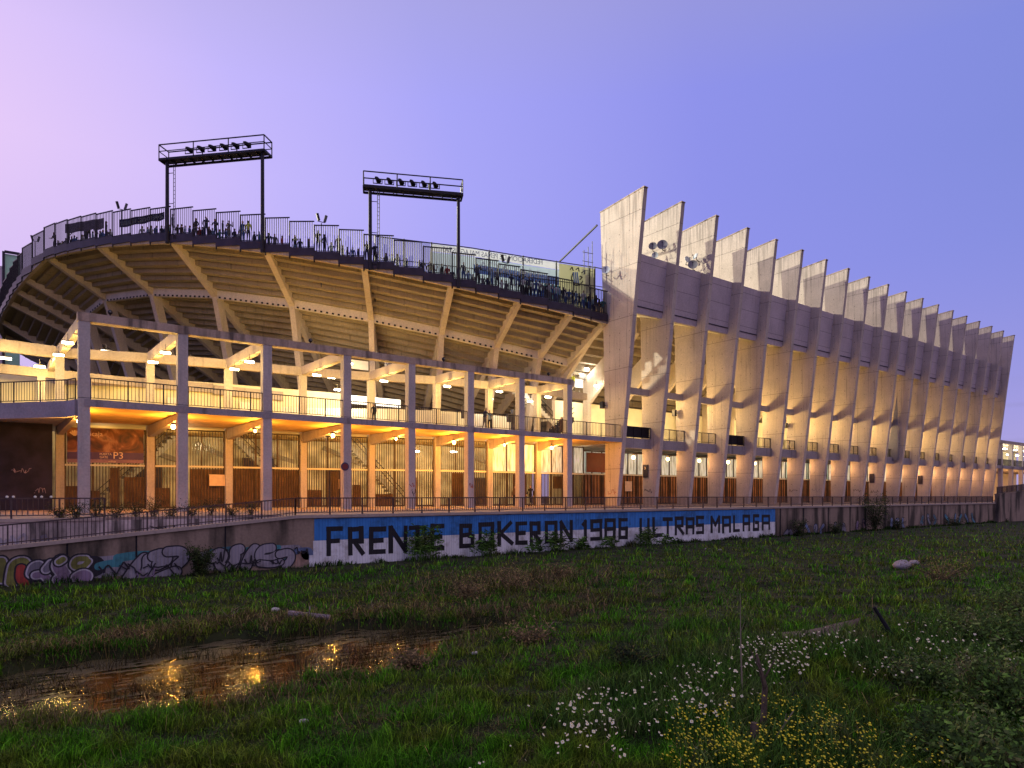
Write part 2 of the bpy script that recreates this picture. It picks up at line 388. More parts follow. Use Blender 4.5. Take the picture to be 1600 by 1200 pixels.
# floodlight gantries
def gantry(px0, px1, y0, y1, f0, f1, label):
    p0, p1 = rim(phi_of(px0), -.32), rim(phi_of(px1), -.32)
    z0, z1 = z_at(y0, p0.x, p0.y), z_at(y1, p1.x, p1.y); zz = (z0 + z1) / 2; z0 = z1 = zz
    g = thing('floodlight_gantry', (p0.x, p0.y, 0), label, 'floodlight gantry', 'floodlight gantries on the rim')
    for p, ph in ((p0, phi_of(px0)), (p1, phi_of(px1))):
        m = MB(); m.tube((p.x, p.y, rz(ph) - .1), (p.x, p.y, zz), .15, .13, 10); m.bar((p.x, p.y, zz - .25), (p.x, p.y, zz), .45, .1)
        m.build('post', M['metal'], g)
    d = (Vector((p1.x, p1.y, 0)) - Vector((p0.x, p0.y, 0))).normalized(); n = Vector((-d.y, d.x, 0))
    A = Vector((p0.x, p0.y, zz)) - d * .5; B = Vector((p1.x, p1.y, zz)) + d * .3; w = 1.15
    m = MB()
    A0, B0 = A - n * .3, B - n * .3; A1, B1 = A + n * (w - .3), B + n * (w - .3)
    for a, b in ((A0, B0), (A1, B1), (A0, A1), (B0, B1)): m.bar(a, b, .12, .16)
    L = (B - A).length; k = int(L / .75)
    for i in range(1, k): m.bar(A0 + (B0 - A0) * i / k, A1 + (B1 - A1) * i / k, .08, .12)
    for i in range(1, 5): m.bar(A0 + (A1 - A0) * i / 5 + Vector((0, 0, .1)), B0 + (B1 - B0) * i / 5 + Vector((0, 0, .1)), .22, .03)
    m.build('platform', M['metal'], g)
    m = MB(); H = Vector((0, 0, 1.15))
    for a, b in ((A0, B0), (A1, B1), (A0, A1), (B0, B1)):
        m.bar(a + H, b + H, .07, .07); m.bar(a + H * .55, b + H * .55, .05, .05)
    for i in range(4):
        for a, b in ((A0, B0), (A1, B1)): q = a + (b - a) * i / 3; m.bar(q, q + H, .07, .07)
    m.build('handrail', M['metal'], g)
    m = MB(); q = Vector((p0.x, p0.y, 0)) + d * .55
    for s in (0, .3): m.bar(q + d * s * .5 + Vector((0, 0, zz - 6.2)), q + d * s * .5 + Vector((0, 0, zz)), .04, .04)
    for i in range(20): m.bar(q + Vector((0, 0, zz - 6.1 + i * .31)), q + d * .15 + Vector((0, 0, zz - 6.1 + i * .31)), .025, .025)
    for i in range(3): m.bar(Vector((p0.x, p0.y, zz - 5.8 + i * 2.4)), q + Vector((0, 0, zz - 5.8 + i * 2.4)), .04, .04)
    m.build('ladder', M['metal'], g)
    for i in range(6):
        c = A0 + (B0 - A0) * (f0 + (f1 - f0) * i / 5) + n * .3 + Vector((0, 0, .72))
        a = c + n * .24 + d * .1 - Vector((0, 0, .04)); b = c - n * .08 - d * .06 + Vector((0, 0, .05)); m = MB()
        m.tube(b, a, .14, .21, 12); m.tube(c - n * .22 - d * .16 + Vector((0, 0, .05)), b, .09, .14, 10)
        m.bar(c - d * .34 + Vector((0, 0, -.3)), c - d * .34 + Vector((0, 0, .05)), .05, .04)
        m.bar(c + d * .34 + Vector((0, 0, -.3)), c + d * .34 + Vector((0, 0, .05)), .05, .04)
        m.bar(c - d * .36 - Vector((0, 0, .3)), c + d * .36 - Vector((0, 0, .3)), .06, .05)
        m.build('floodlight', M['metal'], g)
gantry(266, 413, 246, 243, .27, .82, 'taller dark steel floodlight frame on two posts rising from the left part of the rim')
gantry(579, 715, 291, 309, .14, .72, 'dark steel floodlight frame on two posts above the middle of the rim, nearer the fins')

# small fixtures and poles above the rim
def rim_at(px, w):
    lo, hi = R(-5), R(93); t = az_of(px)
    for _ in range(55):
        mid_ = (lo + hi) / 2; q = rim(mid_, w)
        if math.atan2(q.y, q.x) > t: lo = mid_
        else: hi = mid_
    return lo
def pole_light(px, ytop, label):
    ph = rim_at(px, 3.0); p = rim(ph, 3.0); z0 = rz(ph) - 1.2; z1 = z_at(ytop, p.x, p.y)
    g = thing('pole_light', (p.x, p.y, z0), label, 'loudspeaker pole')
    m = MB(); m.tube((p.x, p.y, z0), (p.x, p.y, z1 - .4), .05, .04, 6); m.bar((p.x-.32, p.y, z1-.3), (p.x+.32, p.y, z1-.3), .05, .05); m.build('pole', M['steel'], g)
    for s in (-1, 1):
        m = MB(); c = Vector((p.x + s * .3, p.y - .1, z1)); m.bar(c + Vector((s*.09, 0, .27)), c + Vector((-s*.06, 0, -.27)), .13, .2); m.build('horn_speaker', M['metal'] if s < 0 else M['steel'], g)
pole_light(190, 322, 'thin pole with two tilted loudspeakers behind the rim fence, left of the first floodlight frame')
pole_light(502, 341, 'thin pole with two upright loudspeakers behind the rim, between the two floodlight frames')
pole_light(789, 405, 'thin pole with loudspeakers behind the rim, right of the second floodlight frame')
pole_light(43, 373, 'thin pole with two loudspeakers above the far left of the rim fence')
for px, yt, d, lab in ((33, 347, 5.0, 'taller thin mast standing beyond the far left of the rim'), (20, 380, 7.0, 'shorter thin mast beyond the far left of the rim, beside the mint board')):
    p = rim(rim_at(px, d), d); m = MB(); z1 = z_at(yt, p.x, p.y); m.tube((p.x, p.y, 17), (p.x, p.y, z1), .06, .03, 6)
    o = m.build('mast', M['steel'], None, loc=(p.x, p.y, 17)); tag(o, lab, 'mast')
g = thing('scoreboard', (1.5, 112, 0), 'mint green boarded back of a scoreboard beside a lilac wall at the left edge', 'scoreboard')
Xa, Xb = 1.0 * 112 / math.tan(az_of(7)), 112 / math.tan(az_of(31))
m = MB(); Xa = x_at(7, 112); Xb = x_at(31, 112); m.box((Xa, 112, 14), (Xb, 112.6, z_at(396, Xa, 112))); 
for k in range(9): m.box((Xa + (Xb-Xa)*k/9 + .1, 111.95, 14), (Xa + (Xb-Xa)*k/9 + .16, 111.999, z_at(398, Xa, 112)), 0)
m.build('back_board', M['mint'], g)
m = MB(); Xc = x_at(-40, 112); m.box((Xc, 111.8, 0), (Xa - .02, 113.5, z_at(417, Xa, 112))); m.build('side_wall', M['lilac'], g)
m = MB(); m.bar((Xa - .1, 111.7, 14), (Xa - .1, 111.7, z_at(394, Xa, 112)), .3, .3); m.bar((Xa, 111.7, z_at(394, Xa, 112)), (Xb, 111.7, z_at(398, Xb, 112)), .3, .3); m.build('frame', M['dark'], g)

# glazed wind screen with the supporters' banner seen from behind
scr = thing('wind_screen', (30, 50, 16), 'tall see-through screen with pale blue mirrored banner behind the rim crowd beside the fins', 'wind screen')
def translucent(name, col, f=.6):
    m, n, l, b = node_mat(name); t = n.new('ShaderNodeBsdfTranslucent'); t.inputs[0].default_value = (*col, 1); b.inputs['Base Color'].default_value = (*col, 1); b.inputs['Roughness'].default_value = .8
    x = n.new('ShaderNodeMixShader'); x.inputs[0].default_value = f; l.new(b.outputs[0], x.inputs[1]); l.new(t.outputs[0], x.inputs[2]); l.new(x.outputs[0], n['Material Output'].inputs[0]); return m
gm, gn, gl, gb = node_mat('screen_glass'); gb.inputs['Base Color'].default_value = (.55, .62, .72, 1); gb.inputs['Roughness'].default_value = .3; gb.inputs['Alpha'].default_value = .28
bnm = translucent('banner_pale', (.62, .70, .74)); bblue = translucent('banner_blue', (.30, .42, .70)); bcream = translucent('banner_cream', (.60, .60, .45))
bmint = translucent('banner_teal', (.22, .46, .50)); bwhite = translucent('banner_white', (.8, .82, .84))
SW = 3.4
def scr_pt(px):     # the screen follows the rim 3.4 m behind it
    lo, hi = R(40), R(95); t = az_of(px)
    for _ in range(50):
        mm_ = (lo + hi) / 2; p = rim(mm_, SW)
        if math.atan2(p.y, p.x) > t: lo = mm_
        else: hi = mm_
    return rim(lo, SW)
def top_y(px): return float(np.interp(px, [560, 581, 673, 731, 816, 868, 928, 945], [366, 369, 380, 387, 401, 409, 418, 421]))
pxs = list(range(585, 940, 15)) + [942]
def strip(m, pa, pb, fa, fb, mi=0, off=0.0, th=.03):
    """screen strip between pixel columns, fractions of its height (0 bottom, 1 top)"""
    n_ = max(1, int(abs(pb - pa) / 15)); 
    for i in range(n_):
        q0, q1 = pa + (pb - pa) * i / n_, pa + (pb - pa) * (i+1) / n_
        a, b = scr_pt(q0), scr_pt(q1); ta, tb = z_at(top_y(q0), a.x, a.y), z_at(top_y(q1), b.x, b.y)
        ba, bb = ta - 5.2, tb - 5.2
        dd = (b - a).normalized(); nn = Vector((dd.y, -dd.x)) * off; n2 = Vector((dd.y, -dd.x)) * th
        A = [Vector((a.x + nn.x, a.y + nn.y, ba + (ta - ba) * fa)), Vector((a.x + nn.x, a.y + nn.y, ba + (ta - ba) * fb)), Vector((a.x + nn.x + n2.x, a.y + nn.y + n2.y, ba + (ta - ba) * fb)), Vector((a.x + nn.x + n2.x, a.y + nn.y + n2.y, ba + (ta - ba) * fa))]
        B = [Vector((b.x + nn.x, b.y + nn.y, bb + (tb - bb) * fa)), Vector((b.x + nn.x, b.y + nn.y, bb + (tb - bb) * fb)), Vector((b.x + nn.x + n2.x, b.y + nn.y + n2.y, bb + (tb - bb) * fb)), Vector((b.x + nn.x + n2.x, b.y + nn.y + n2.y, bb + (tb - bb) * fa))]
        m.loft(A, B, mi)
m = MB(); strip(m, 585, 672, 0, 1); m.build('clear_pane', gm, scr)
m = MB(); strip(m, 672, 873, .0, .86, 0); m.build('banner', bnm, scr)
m = MB(); strip(m, 740, 873, .60, .74, 0, .05); m.build('banner_stripe', bblue, scr); m = MB(); strip(m, 690, 873, .08, .40, 0, .05); m.build('banner_stripe', bblue, scr)
m = MB(); strip(m, 674, 873, .87, .99, 0); m.build('pale_edge', bwhite, scr)
m = MB(); strip(m, 873.5, 928, .12, .98); m.build('cream_banner', bcream, scr)
m = MB(); strip(m, 850, 873, .05, .58, 0, .1); m.build('teal_banner', bmint, scr)
m = MB()
for px in (585, 630, 673, 716, 763, 816, 868, 920, 928):
    a = scr_pt(px); t = z_at(top_y(px), a.x, a.y); m.bar((a.x, a.y - .12, t - 5.4), (a.x, a.y - .12, t + .05), .09, .09)
for f in (0.995, .66, .33):
    for q0, q1 in zip(pxs, pxs[1:]):
        a, b = scr_pt(q0), scr_pt(q1); ta, tb = z_at(top_y(q0), a.x, a.y), z_at(top_y(q1), b.x, b.y)
        m.bar((a.x, a.y - .14, ta - 5.2 * (1 - f)), (b.x, b.y - .14, tb - 5.2 * (1 - f)), .06, .07 if f > .9 else .05)
m.build('frame', M['metal'], scr)
def mirrored(body, pl, pr, yc, size, mat, name):
    a, b = scr_pt(pl), scr_pt(pr); d = (b - a)
    cu = bpy.data.curves.new('t', 'FONT'); cu.body = body; cu.size = 1; t = bpy.data.objects.new('t', cu); me = bpy.data.meshes.new_from_object(t); bpy.data.objects.remove(t)
    xs = [v.co.x for v in me.vertices]; w = max(xs)
    for v in me.vertices:
        f = 1 - v.co.x / w; px = pl + (pr - pl) * f; q = scr_pt(px); zc = z_at(yc(px), q.x, q.y)
        v.co = Vector((q.x, q.y - .2, zc + v.co.y * size)) - scr.location
    me.materials.clear(); me.materials.append(mat); o = bpy.data.objects.new(name, me); COL.objects.link(o); o.parent = scr
mirrored('FEDERACIÓN DE PEÑAS MALAGUISTAS', 690, 846, lambda p: 394 + (p - 690) * .132, .62, plain('banner_grey_letter', (.20, .24, .36), .8), 'banner_writing')
mirrored('MÁLAGA', 745, 842, lambda p: 423 + (p - 745) * .14, 1.15, bwhite, 'banner_writing')
# club crest, drawn as plain strokes on the cream banner
m = MB()
def sp(px, y, o=.16):
    q = scr_pt(px); return Vector((q.x, q.y - o, z_at(y, q.x, q.y)))
cl = [(893, 428), (891, 436), (896, 446), (904, 446), (909, 440)]
for (a, b) in zip(cl, cl[1:]): m.bar(sp(*a), sp(*b), .05, .09)
for dx in (894, 897, 900): m.bar(sp(dx, 426), sp(dx + 2, 444), .05, .12, 1)
for a, b in (((889, 422), (892, 418)), ((892, 418), (894, 424)), ((898, 422), (902, 419)), ((902, 419), (903, 425)), ((907, 427), (912, 423)), ((912, 423), (912, 429)), ((904, 432), (908, 434)), ((908, 434), (904, 438))): m.bar(sp(*a), sp(*b), .05, .08)
m.build('crest', [M['black'], plain('crest_blue', (.12, .2, .45), .7)], scr)

# cloth banners tied to the fence
def cloth(px0, px1, yt0, yb0, yt1, yb1, mat, label, text=None, tmat=None, gridm=None):
    m = MB(); n_ = 14; top, bot = [], []
    for i in range(n_ + 1):
        f = i / n_; px = px0 + (px1 - px0) * f; q = rim(phi_of(px), -.02)
        sg = .10 * math.sin(f * 9) ** 2
        t = z_at(yt0 + (yt1 - yt0) * f, q.x, q.y) - sg * .4; b = z_at(yb0 + (yb1 - yb0) * f, q.x, q.y) - sg
        top.append(Vector((q.x, q.y + .02 * math.sin(f * 31), t))); bot.append(Vector((q.x, q.y + .05 * math.sin(f * 23), b)))
    for i in range(n_):
        A = [top[i], bot[i], bot[i] + Vector((0, .02, 0)), top[i] + Vector((0, .02, 0))]; B = [top[i+1], bot[i+1], bot[i+1] + Vector((0, .02, 0)), top[i+1] + Vector((0, .02, 0))]
        m.loft(A, B)
    g = thing('cloth_banner', top[0], label, 'banner')
    m.build('cloth', mat, g)
    if text:
        d = (top[-1] - top[0]); L = d.length; bw = (bot[0] - bot[-1])
        cu = bpy.data.curves.new('t', 'FONT'); cu.body = text; cu.size = 1; t = bpy.data.objects.new('t', cu); me = bpy.data.meshes.new_from_object(t); bpy.data.objects.remove(t)
        w = max(v.co.x for v in me.vertices)
        for v in me.vertices:
            f = .97 - .94 * v.co.x / w; i = min(n_ - 1, int(f * n_)); u = f * n_ - i
            T = top[i].lerp(top[i+1], u); Bq = bot[i].lerp(bot[i+1], u)
            v.co = Bq.lerp(T, .2 + .75 * v.co.y) + Vector((.02, -.1, 0)) - g.location
        me.materials.clear(); me.materials.append(tmat); o = bpy.data.objects.new('banner_writing', me); COL.objects.link(o); o.parent = g
cloth(102, 163, 350, 364, 340, 356, plain('grey_banner', (.20, .16, .20), .8, var=.5, scale=9), 'worn grey cloth banner hung inside the rim fence, left of the navy one')
cloth(187, 257, 343, 355, 331, 342, M['navy'], 'navy cloth banner with pale mirrored letters on the rim fence', 'SIEMPRE CONTIGO BERN BERRI', plain('banner_letter', (.35, .38, .42), .8))

# ------------------------------------------------------------------ SIDE STAND WITH THE FINS
side = thing('side_stand', (43, 42, 0), 'long straight grandstand with a row of tall tapering concrete fins, right half of the photo', 'grandstand')
FX0, FS, NF = 43.0, 4.87, 19
def fin_x(i): return FX0 + FS * i
prof = [(43.25, 0), (41.85, 0), (40.55, 11), (39.7, 18.5), (38.72, 26.7), (43.9, 26.25), (43.55, 18), (43.3, 8)]
m = MB(); T = .45
m.loft([Vector((FX0, y, z)) for y, z in prof], [Vector((FX0 + T, y, z)) for y, z in prof])
me = m.mesh('fin', (FX0, 42, 0))
m2 = MB(); m2.box((FX0 - .02, 38.74, 26.72), (FX0 + T + .02, 38.76, 26.73))
me.materials.append(M['fin'])
fins = []
for i in range(NF):
    o = bpy.data.objects.new('fin', me); COL.objects.link(o); o.parent = side; o.location = (FS * i, 0, 0); fins.append(o)
g1 = (Vector((0, 43.95, 26.32)), Vector((0, 38.66, 26.78)))
for i in range(NF):
    cap = MB(); cap.bar((FX0 + T/2, g1[0].y, g1[0].z), (FX0 + T/2, g1[1].y, g1[1].z), T + .04, .09)
    if i == 0: cme = cap.mesh('fin_capping', (FX0, 42, 0)); cme.materials.append(M['topbeam'])
    o = bpy.data.objects.new('fin_capping', cme); COL.objects.link(o); o.parent = fins[i]
# wall panels high between the fins, soffit, struts, gallery deck, gates
up = MB(); sof = MB(); stt = MB(); dk = MB(); gd = MB()
for i in range(NF - 1):
    x0, x1 = fin_x(i) + T, fin_x(i + 1)
    for a, b in ((x0, x1),):
        m = MB()
        m.loft([Vector((a, 40.95, 16.9)), Vector((a, 40.35, 21.9)), Vector((a, 40.75, 21.95)), Vector((a, 41.3, 17.0))], [Vector((b, 40.95, 16.9)), Vector((b, 40.35, 21.9)), Vector((b, 40.75, 21.95)), Vector((b, 41.3, 17.0))])
        m.box((a, 40.82, 17.45), (b, 40.9, 17.53), 1)
        m.build('upper_panel', [M['panel'], M['dark']], side)
    m = MB(); m.loft([Vector((x0, 41.3, 16.95)), Vector((x0, 44.6, 17.9)), Vector((x0, 44.6, 18.3)), Vector((x0, 41.3, 17.4))], [Vector((x1, 41.3, 16.95)), Vector((x1, 44.6, 17.9)), Vector((x1, 44.6, 18.3)), Vector((x1, 41.3, 17.4))]); m.build('soffit', M['cream'], side)
    m = MB(); m.box((x0, 42.45, 10.05), (x1, 42.85, 10.65)); m.build('strut', M['beam'], side)
    m = MB(); m.box((x0, 42.2, 5.15), (x1, 42.45, 6.05)); m.box((x0, 42.45, 5.45), (x1, 52, 5.75)); m.build('gallery_deck', M['deck'], side)
    m = MB(); ZR = 7.1
    m.bar((x0, 42.32, ZR), (x1, 42.32, ZR), .05, .06); m.bar((x0, 42.32, 6.18), (x1, 42.32, 6.18), .04, .04)
    if i in (0, 3): m.box((x0 + .1, 42.38, 6.15), (x1 - .1, 42.42, ZR))
    for k in range(0, 33): m.bar((x0 + .03 + k * (x1 - x0 - .06) / 32, 42.32, 6.05), (x0 + .03 + k * (x1 - x0 - .06) / 32, 42.32, ZR), .022, .022) if k % 8 else m.bar((x0 + .03 + k * (x1 - x0 - .06) / 32, 42.32, 6.05), (x0 + .03 + k * (x1 - x0 - .06) / 32, 42.32, ZR), .06, .06)
    m.build('gallery_railing', M['metal'], side)
# rising underside of the side stand, back walls, end walls
m = MB(); xs0, xs1 = FX0 + T + .02, fin_x(NF - 1) + T
lo = []
for k in range(18):
    z = 17.9 - k * .62; y = 44.6 + k * .85; lo += [(y, z), (y + .85, z)]
hi = [(y, z + .6) for y, z in lo][::-1]
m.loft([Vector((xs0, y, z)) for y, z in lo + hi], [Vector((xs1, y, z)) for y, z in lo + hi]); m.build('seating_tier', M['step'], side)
for i in range(NF):
    x = fin_x(i) + .02; m = MB(); pr = [(44.0, 17.6), (44.0, 16.2), (50.6, 10.2), (50.6, 5.75), (51.4, 5.75), (51.4, 12.7)]
    m.loft([Vector((x, y, z)) for y, z in pr], [Vector((x + .4, y, z)) for y, z in pr]); m.build('raking_beam', M['rib'], side)
m = MB(); m.box((xs0, 51.45, 5.75), (xs1, 51.7, 10.4)); m.build('gallery_wall', M['cream'], side)
m = MB(); m.box((xs0, 51.45, 0), (xs1, 51.7, 5.45)); m.build('ground_floor_wall', M['cream'], side)
m = MB(); m.box((xs1 - .45, 43.3, 0), (xs1 - .05, 51.4, 17.5)); m.build('end_wall', M['fin'], side)
m = MB(); m.tube((43.6, 43.3, 5.4), (43.2, 43.45, 22), .06, .06, 6); m.build('drain_pipe', M['metal'], side)
# galvanised wedge-shaped banner board between two of the far fins
m = MB(); xb = fin_x(11) - .6
m.loft([Vector((xb, 41.4, 5.6)), Vector((xb, 43.0, 5.6)), Vector((xb, 41.6, 14.2))], [Vector((xb + .1, 41.4, 5.6)), Vector((xb + .1, 43.0, 5.6)), Vector((xb + .1, 41.6, 14.2))]); o = m.build('wedge_banner', plain('slate_banner', (.16, .16, .24), .7), None, loc=(xb, 42, 5.6)); tag(o, 'narrow slate grey wedge-shaped sheet hanging between two of the far fins', 'hanging sheet')

glass_lit, gn, gl, gb = node_mat('lit_glazing')
g_ = gn.new('ShaderNodeNewGeometry'); mp_ = gn.new('ShaderNodeMapping'); mp_.inputs['Scale'].default_value = (3.2, 3.2, .5); mp_.inputs['Rotation'].default_value = (0, .5, 0)
gl.new(g_.outputs['Position'], mp_.inputs[0]); t_ = gn.new('ShaderNodeTexNoise'); t_.inputs['Scale'].default_value = 1.6; t_.inputs['Detail'].default_value = 4; gl.new(mp_.outputs[0], t_.inputs['Vector'])
r_ = ramp(gn, [(.3, (.28, .30, .22)), (.5, (.62, .68, .55)), (.7, (.80, .86, .80))], 'LINEAR'); gl.new(t_.outputs[0], r_.inputs[0])
gl.new(r_.outputs[0], gb.inputs['Base Color']); gl.new(r_.outputs[0], gb.inputs['Emission Color']); gb.inputs['Emission Strength'].default_value = .38; gb.inputs['Roughness'].default_value = .35

M['gateorange'] = plain('orange_brown_door', (.42, .19, .06), .55, var=.35, scale=1.2)
def gate_screen(parent, a, b, ztop, transom, bars_low=True, sheet=None, upper='bars', spacing=.16, smat='gatewood'):
    a, b = Vector(a), Vector(b); d = b - a; L = d.length; d /= L; up_ = Vector((0, 0, 1)); n_ = Vector((d.y, -d.x, 0))
    m = MB()
    for z in (.1, ztop - .05): m.bar(a + up_ * z, b + up_ * z, .08, .1)
    leaf = max(1, round(L / 1.3))
    for k in range(leaf + 1):
        q = a + d * (L * k / leaf); m.bar(q, q + up_ * ztop, .09, .09)
    m.build('gate_frame', M['gate'], parent)
    m = MB(); m.bar(a + up_ * transom + n_ * .06, b + up_ * transom + n_ * .06, .1, .12); m.build('transom', M['cream'], parent)
    nb = int(L / spacing)
    m = MB()
    for k in range(1, nb):
        q = a + d * (L * k / nb)
        if bars_low: m.bar(q + up_ * .15, q + up_ * (transom - .06), .07, .05)
    if bars_low: m.build('lower_bars', M['gate'], parent)
    if upper == 'bars':
        m = MB()
        for k in range(1, nb): q = a + d * (L * k / nb); m.bar(q + up_ * (transom + .06), q + up_ * (ztop - .1), .04, .04)
        m.build('upper_bars', M['gate'], parent)
    elif upper == 'glass':
        m = MB(); m.bar(a + up_ * (transom + ztop) / 2 - n_ * .06, b + up_ * (transom + ztop) / 2 - n_ * .06, .03, ztop - transom - .2); m.build('upper_glazing', glass_lit, parent)
    if sheet:
        for f0, f1, z0, z1 in sheet:
            m = MB(); q0, q1 = a + d * L * f0, a + d * L * f1; zc = (z0 + z1) / 2
            m.bar(q0 + up_ * zc - n_ * .07, q1 + up_ * zc - n_ * .07, .03, z1 - z0)
            m.build('door_sheet', M[smat], parent)
for i in range(NF - 1):
    x0, x1 = fin_x(i) + T, fin_x(i + 1)
    g = thing('entrance_gate', (x0, 46.4, 0), 'brown entrance gate with lit glazing above, in the %s fin bay from the left' % ORD[i], 'gate', 'gates between the fins')
    gate_screen(g, (x0 - .4, 46.4, 0), (x1 + .4, 46.4, 0), 5.1, 2.9, True, [(0, 1, .1, 2.85)], 'glass', .4, 'gateorange')
    # wall lamp (orange) over the gate, gallery lamp (pale)
    cx = x0 + .9 if i else x0 + 2.6
    w = thing('wall_lamp', (x1 - .55, 43.9, 4.6), 'orange wall lamp glowing at ground level in the %s fin bay from the left' % ORD[i], 'lamp', 'orange lamps between the fins')
    m = MB(); m.bar((x1 - .02, 43.9, 4.75), (x1 - .55, 43.9, 4.75), .06, .06); m.bar((x1 - .55, 43.9, 4.6), (x1 - .55, 43.9, 4.8), .16, .16); m.build('bracket', M['lampbody'], w)
    m = MB(); m.sphere((x1 - .55, 43.9, 4.45), .17, sc=(1, 1, 1.1)); m.build('bulb', M['glow2'], w)
    lamp('POINT', (x1 - .9, 43.6, 4.2), 85 if i < 12 else 140, (1.0, .52, .20), .2, parent=w)
    w = thing('gallery_light', (x1 - 1.3, 44.4, 8.9), 'pale gallery light glowing above the deck in the %s fin bay from the left' % ORD[i], 'lamp', 'gallery lights between the fins')
    m = MB(); m.box((x1 - 1.75, 44.3, 8.95), (x1 - .85, 44.5, 9.05)); m.bar((x1 - 1.3, 44.4, 9.05), (x1 - 1.3, 44.4, 9.7), .04, .04); m.bar((x1 - 1.3, 44.4, 9.7), (x1, 44.4, 9.7), .04, .04); m.build('housing', M['lampbody'], w)
    m = MB(); m.box((x1 - 1.72, 44.32, 8.86), (x1 - .88, 44.48, 8.945)); m.build('tube', M['glow3'] if i % 3 else M['glow'], w)
    lamp('POINT', (x1 - 2.3, 44.6, 9.4), 520 * (.75, 1.3, 1.1, .5, 1.4, 1.0, 1.3, 1.15, .5, 1.3, .9, .45, 1.35, .7, .75, .4, 1.25, .9)[i], (1.0, .64, .19), .3, parent=w)
    lamp('POINT', (x0 + 1.8, 49.0, 8.6), 120, (1.0, .78, .38), .3, parent=w)

# far portico beyond the last fin
farp = thing('far_portico', (138, 42, 0), 'lit open gallery with white lamps beyond the last fin at the right edge', 'portico')
x0 = fin_x(NF - 1) + 3
m = MB(); m.box((x0 - 2, 41.2, 9.6), (x0 + 40, 41.8, 10.1)); m.box((x0 - 2, 41.3, 9.9), (x0 + 40, 52, 10.15)); m.build('roof', M['beam'], farp)
m = MB(); m.box((x0 - 2, 41.3, 5.4), (x0 + 40, 52, 5.9)); m.build('deck', M['deck'], farp)
m = MB(); m.box((x0 - 2, 51, 0), (x0 + 40, 51.4, 9.9)); m.build('back_wall', M['cream'], farp)
m = MB(); m.bar((x0 - 2, 41.4, 6.95), (x0 + 40, 41.4, 6.95), .05, .05)
for k in range(280): m.bar((x0 - 2 + k * .15, 41.4, 5.9), (x0 - 2 + k * .15, 41.4, 6.95), .03, .03)
m.build('railing', M['metal'], farp)
for k in range(8):
    m = MB(); m.box((x0 + k * 5, 41.3, 0), (x0 + k * 5 + .5, 41.9, 9.6)); m.build('column', M['column'], farp)
    for yy, zz in ((43, 9.0), (47, 8.7)):
        w = thing('ceiling_light', (x0 + 2 + k * 5, yy, zz), '%s white ceiling lamp of the %s row in the far gallery at the right edge' % (ORD[k], 'front' if yy < 45 else 'back'), 'lamp', 'lamps of the far gallery')
        m = MB(); m.box((x0 + 1.3 + k * 5, yy - .15, zz), (x0 + 2.7 + k * 5, yy + .15, zz + .12)); m.build('tube', M['glow3'], w)
    lamp('POINT', (x0 + 2 + k * 5, 44, 8.4), 420, (1, .84, .45), .3, parent=farp)
    lamp('POINT', (x0 + 2 + k * 5, 44, 4.2), 260, (1, .50, .15), .3, parent=farp)
# ------------------------------------------------------------------ PORTICO (two-storey open gallery in front of the curved stand)
port = thing('portico', (20, 42, 0), 'two-storey open concrete gallery with slim columns, lit yellow above and orange below', 'portico')
OX = [x_at(p, 41.5) for p in (131, 284.5, 416, 540.5, 641, 733, 812.5, 887)]
IN = [(3.0, 51.8), (7.9, 50.3), (12.6, 49.4), (17.7, 49.0), (22.6, 47.9), (27.5, 46.4), (32.2, 45.9), (37.2, 45.7), (43.1, 45.9)]
OUT = [(x, 41.5) for x in OX] + [(43.0, 41.9)]
ZT, ZB, ZD = 10.35, 9.9, 5.85
for i in range(8):
    x, y = OUT[i]; cw = .26
    m = MB(); m.box((x - cw, y - cw, 0), (x + cw, y + cw, ZB)); m.box((x - cw - .005, y - cw - .005, 5.93), (x + cw + .005, y + cw + .005, 5.955), 1); m.build('front_column', [M['column'], M['dark']], port)
    x2, y2 = IN[i]
    m = MB(); m.box((x2 - .23, y2 - .23, 0), (x2 + .23, y2 + .23, ZB)); m.build('rear_column', M['column'], port)
    d = Vector((x2 - x, y2 - y, 0)).normalized()
    a = Vector((x, y, 0)) + d * .27; b = Vector((x2, y2, 0)) - d * .24
    m = MB(); m.bar(a + Vector((0, 0, ZB + .1)), Vector((x2, y2, ZB + .1)) + d * .2, .36, .62); m.build('cross_beam', M['beam'], port)
    m = MB(); m.loft([Vector((a.x - .17, a.y, 5.5)), Vector((a.x + .17, a.y, 5.5)), Vector((a.x + .17, a.y, 5.2)), Vector((a.x - .17, a.y, 5.2))], [Vector((b.x - .17, b.y, 5.5)), Vector((b.x + .17, b.y, 5.5)), Vector((b.x + .17, b.y, 4.75)), Vector((b.x - .17, b.y, 4.75))]); m.build('deck_beam', M['beam'], port)
m = MB(); m.box((OX[0] - .3, 41.2, ZB + .001), (OX[7] + .35, 41.8, ZT)); m.build('roof_beam', M['topbeam'], port)
for i in range(8):
    (xa, ya), (xb, yb) = IN[i], IN[i+1]
    m = MB(); m.bar((xa, ya, 9.98), (xb, yb, 9.98), .34, .6); m.build('rear_beam', M['beam'], port)
# beams and deck running off to the left of the corner
m = MB(); m.bar((3.0, 51.8, 9.98), (-6, 50.6, 9.98), .4, .7); m.build('rear_beam', M['beam'], port)
m = MB(); m.bar((7.9, 56.5, 9.2), (-8, 55.6, 9.3), .4, .6); m.build('rear_beam', M['beam'], port)
m = MB(); m.bar((3.0, 51.8, 9.98), (2.7, 56.2, 9.6), .34, .5); m.build('cross_beam', M['beam'], port)
for x, y in ((2.2, 56.2), (4.9, 56.4), (-1.5, 56.0)):
    m = MB(); m.box((x - .23, y - .23, 5.85), (x + .23, y + .23, 9)); m.build('rear_column', M['column'], port)
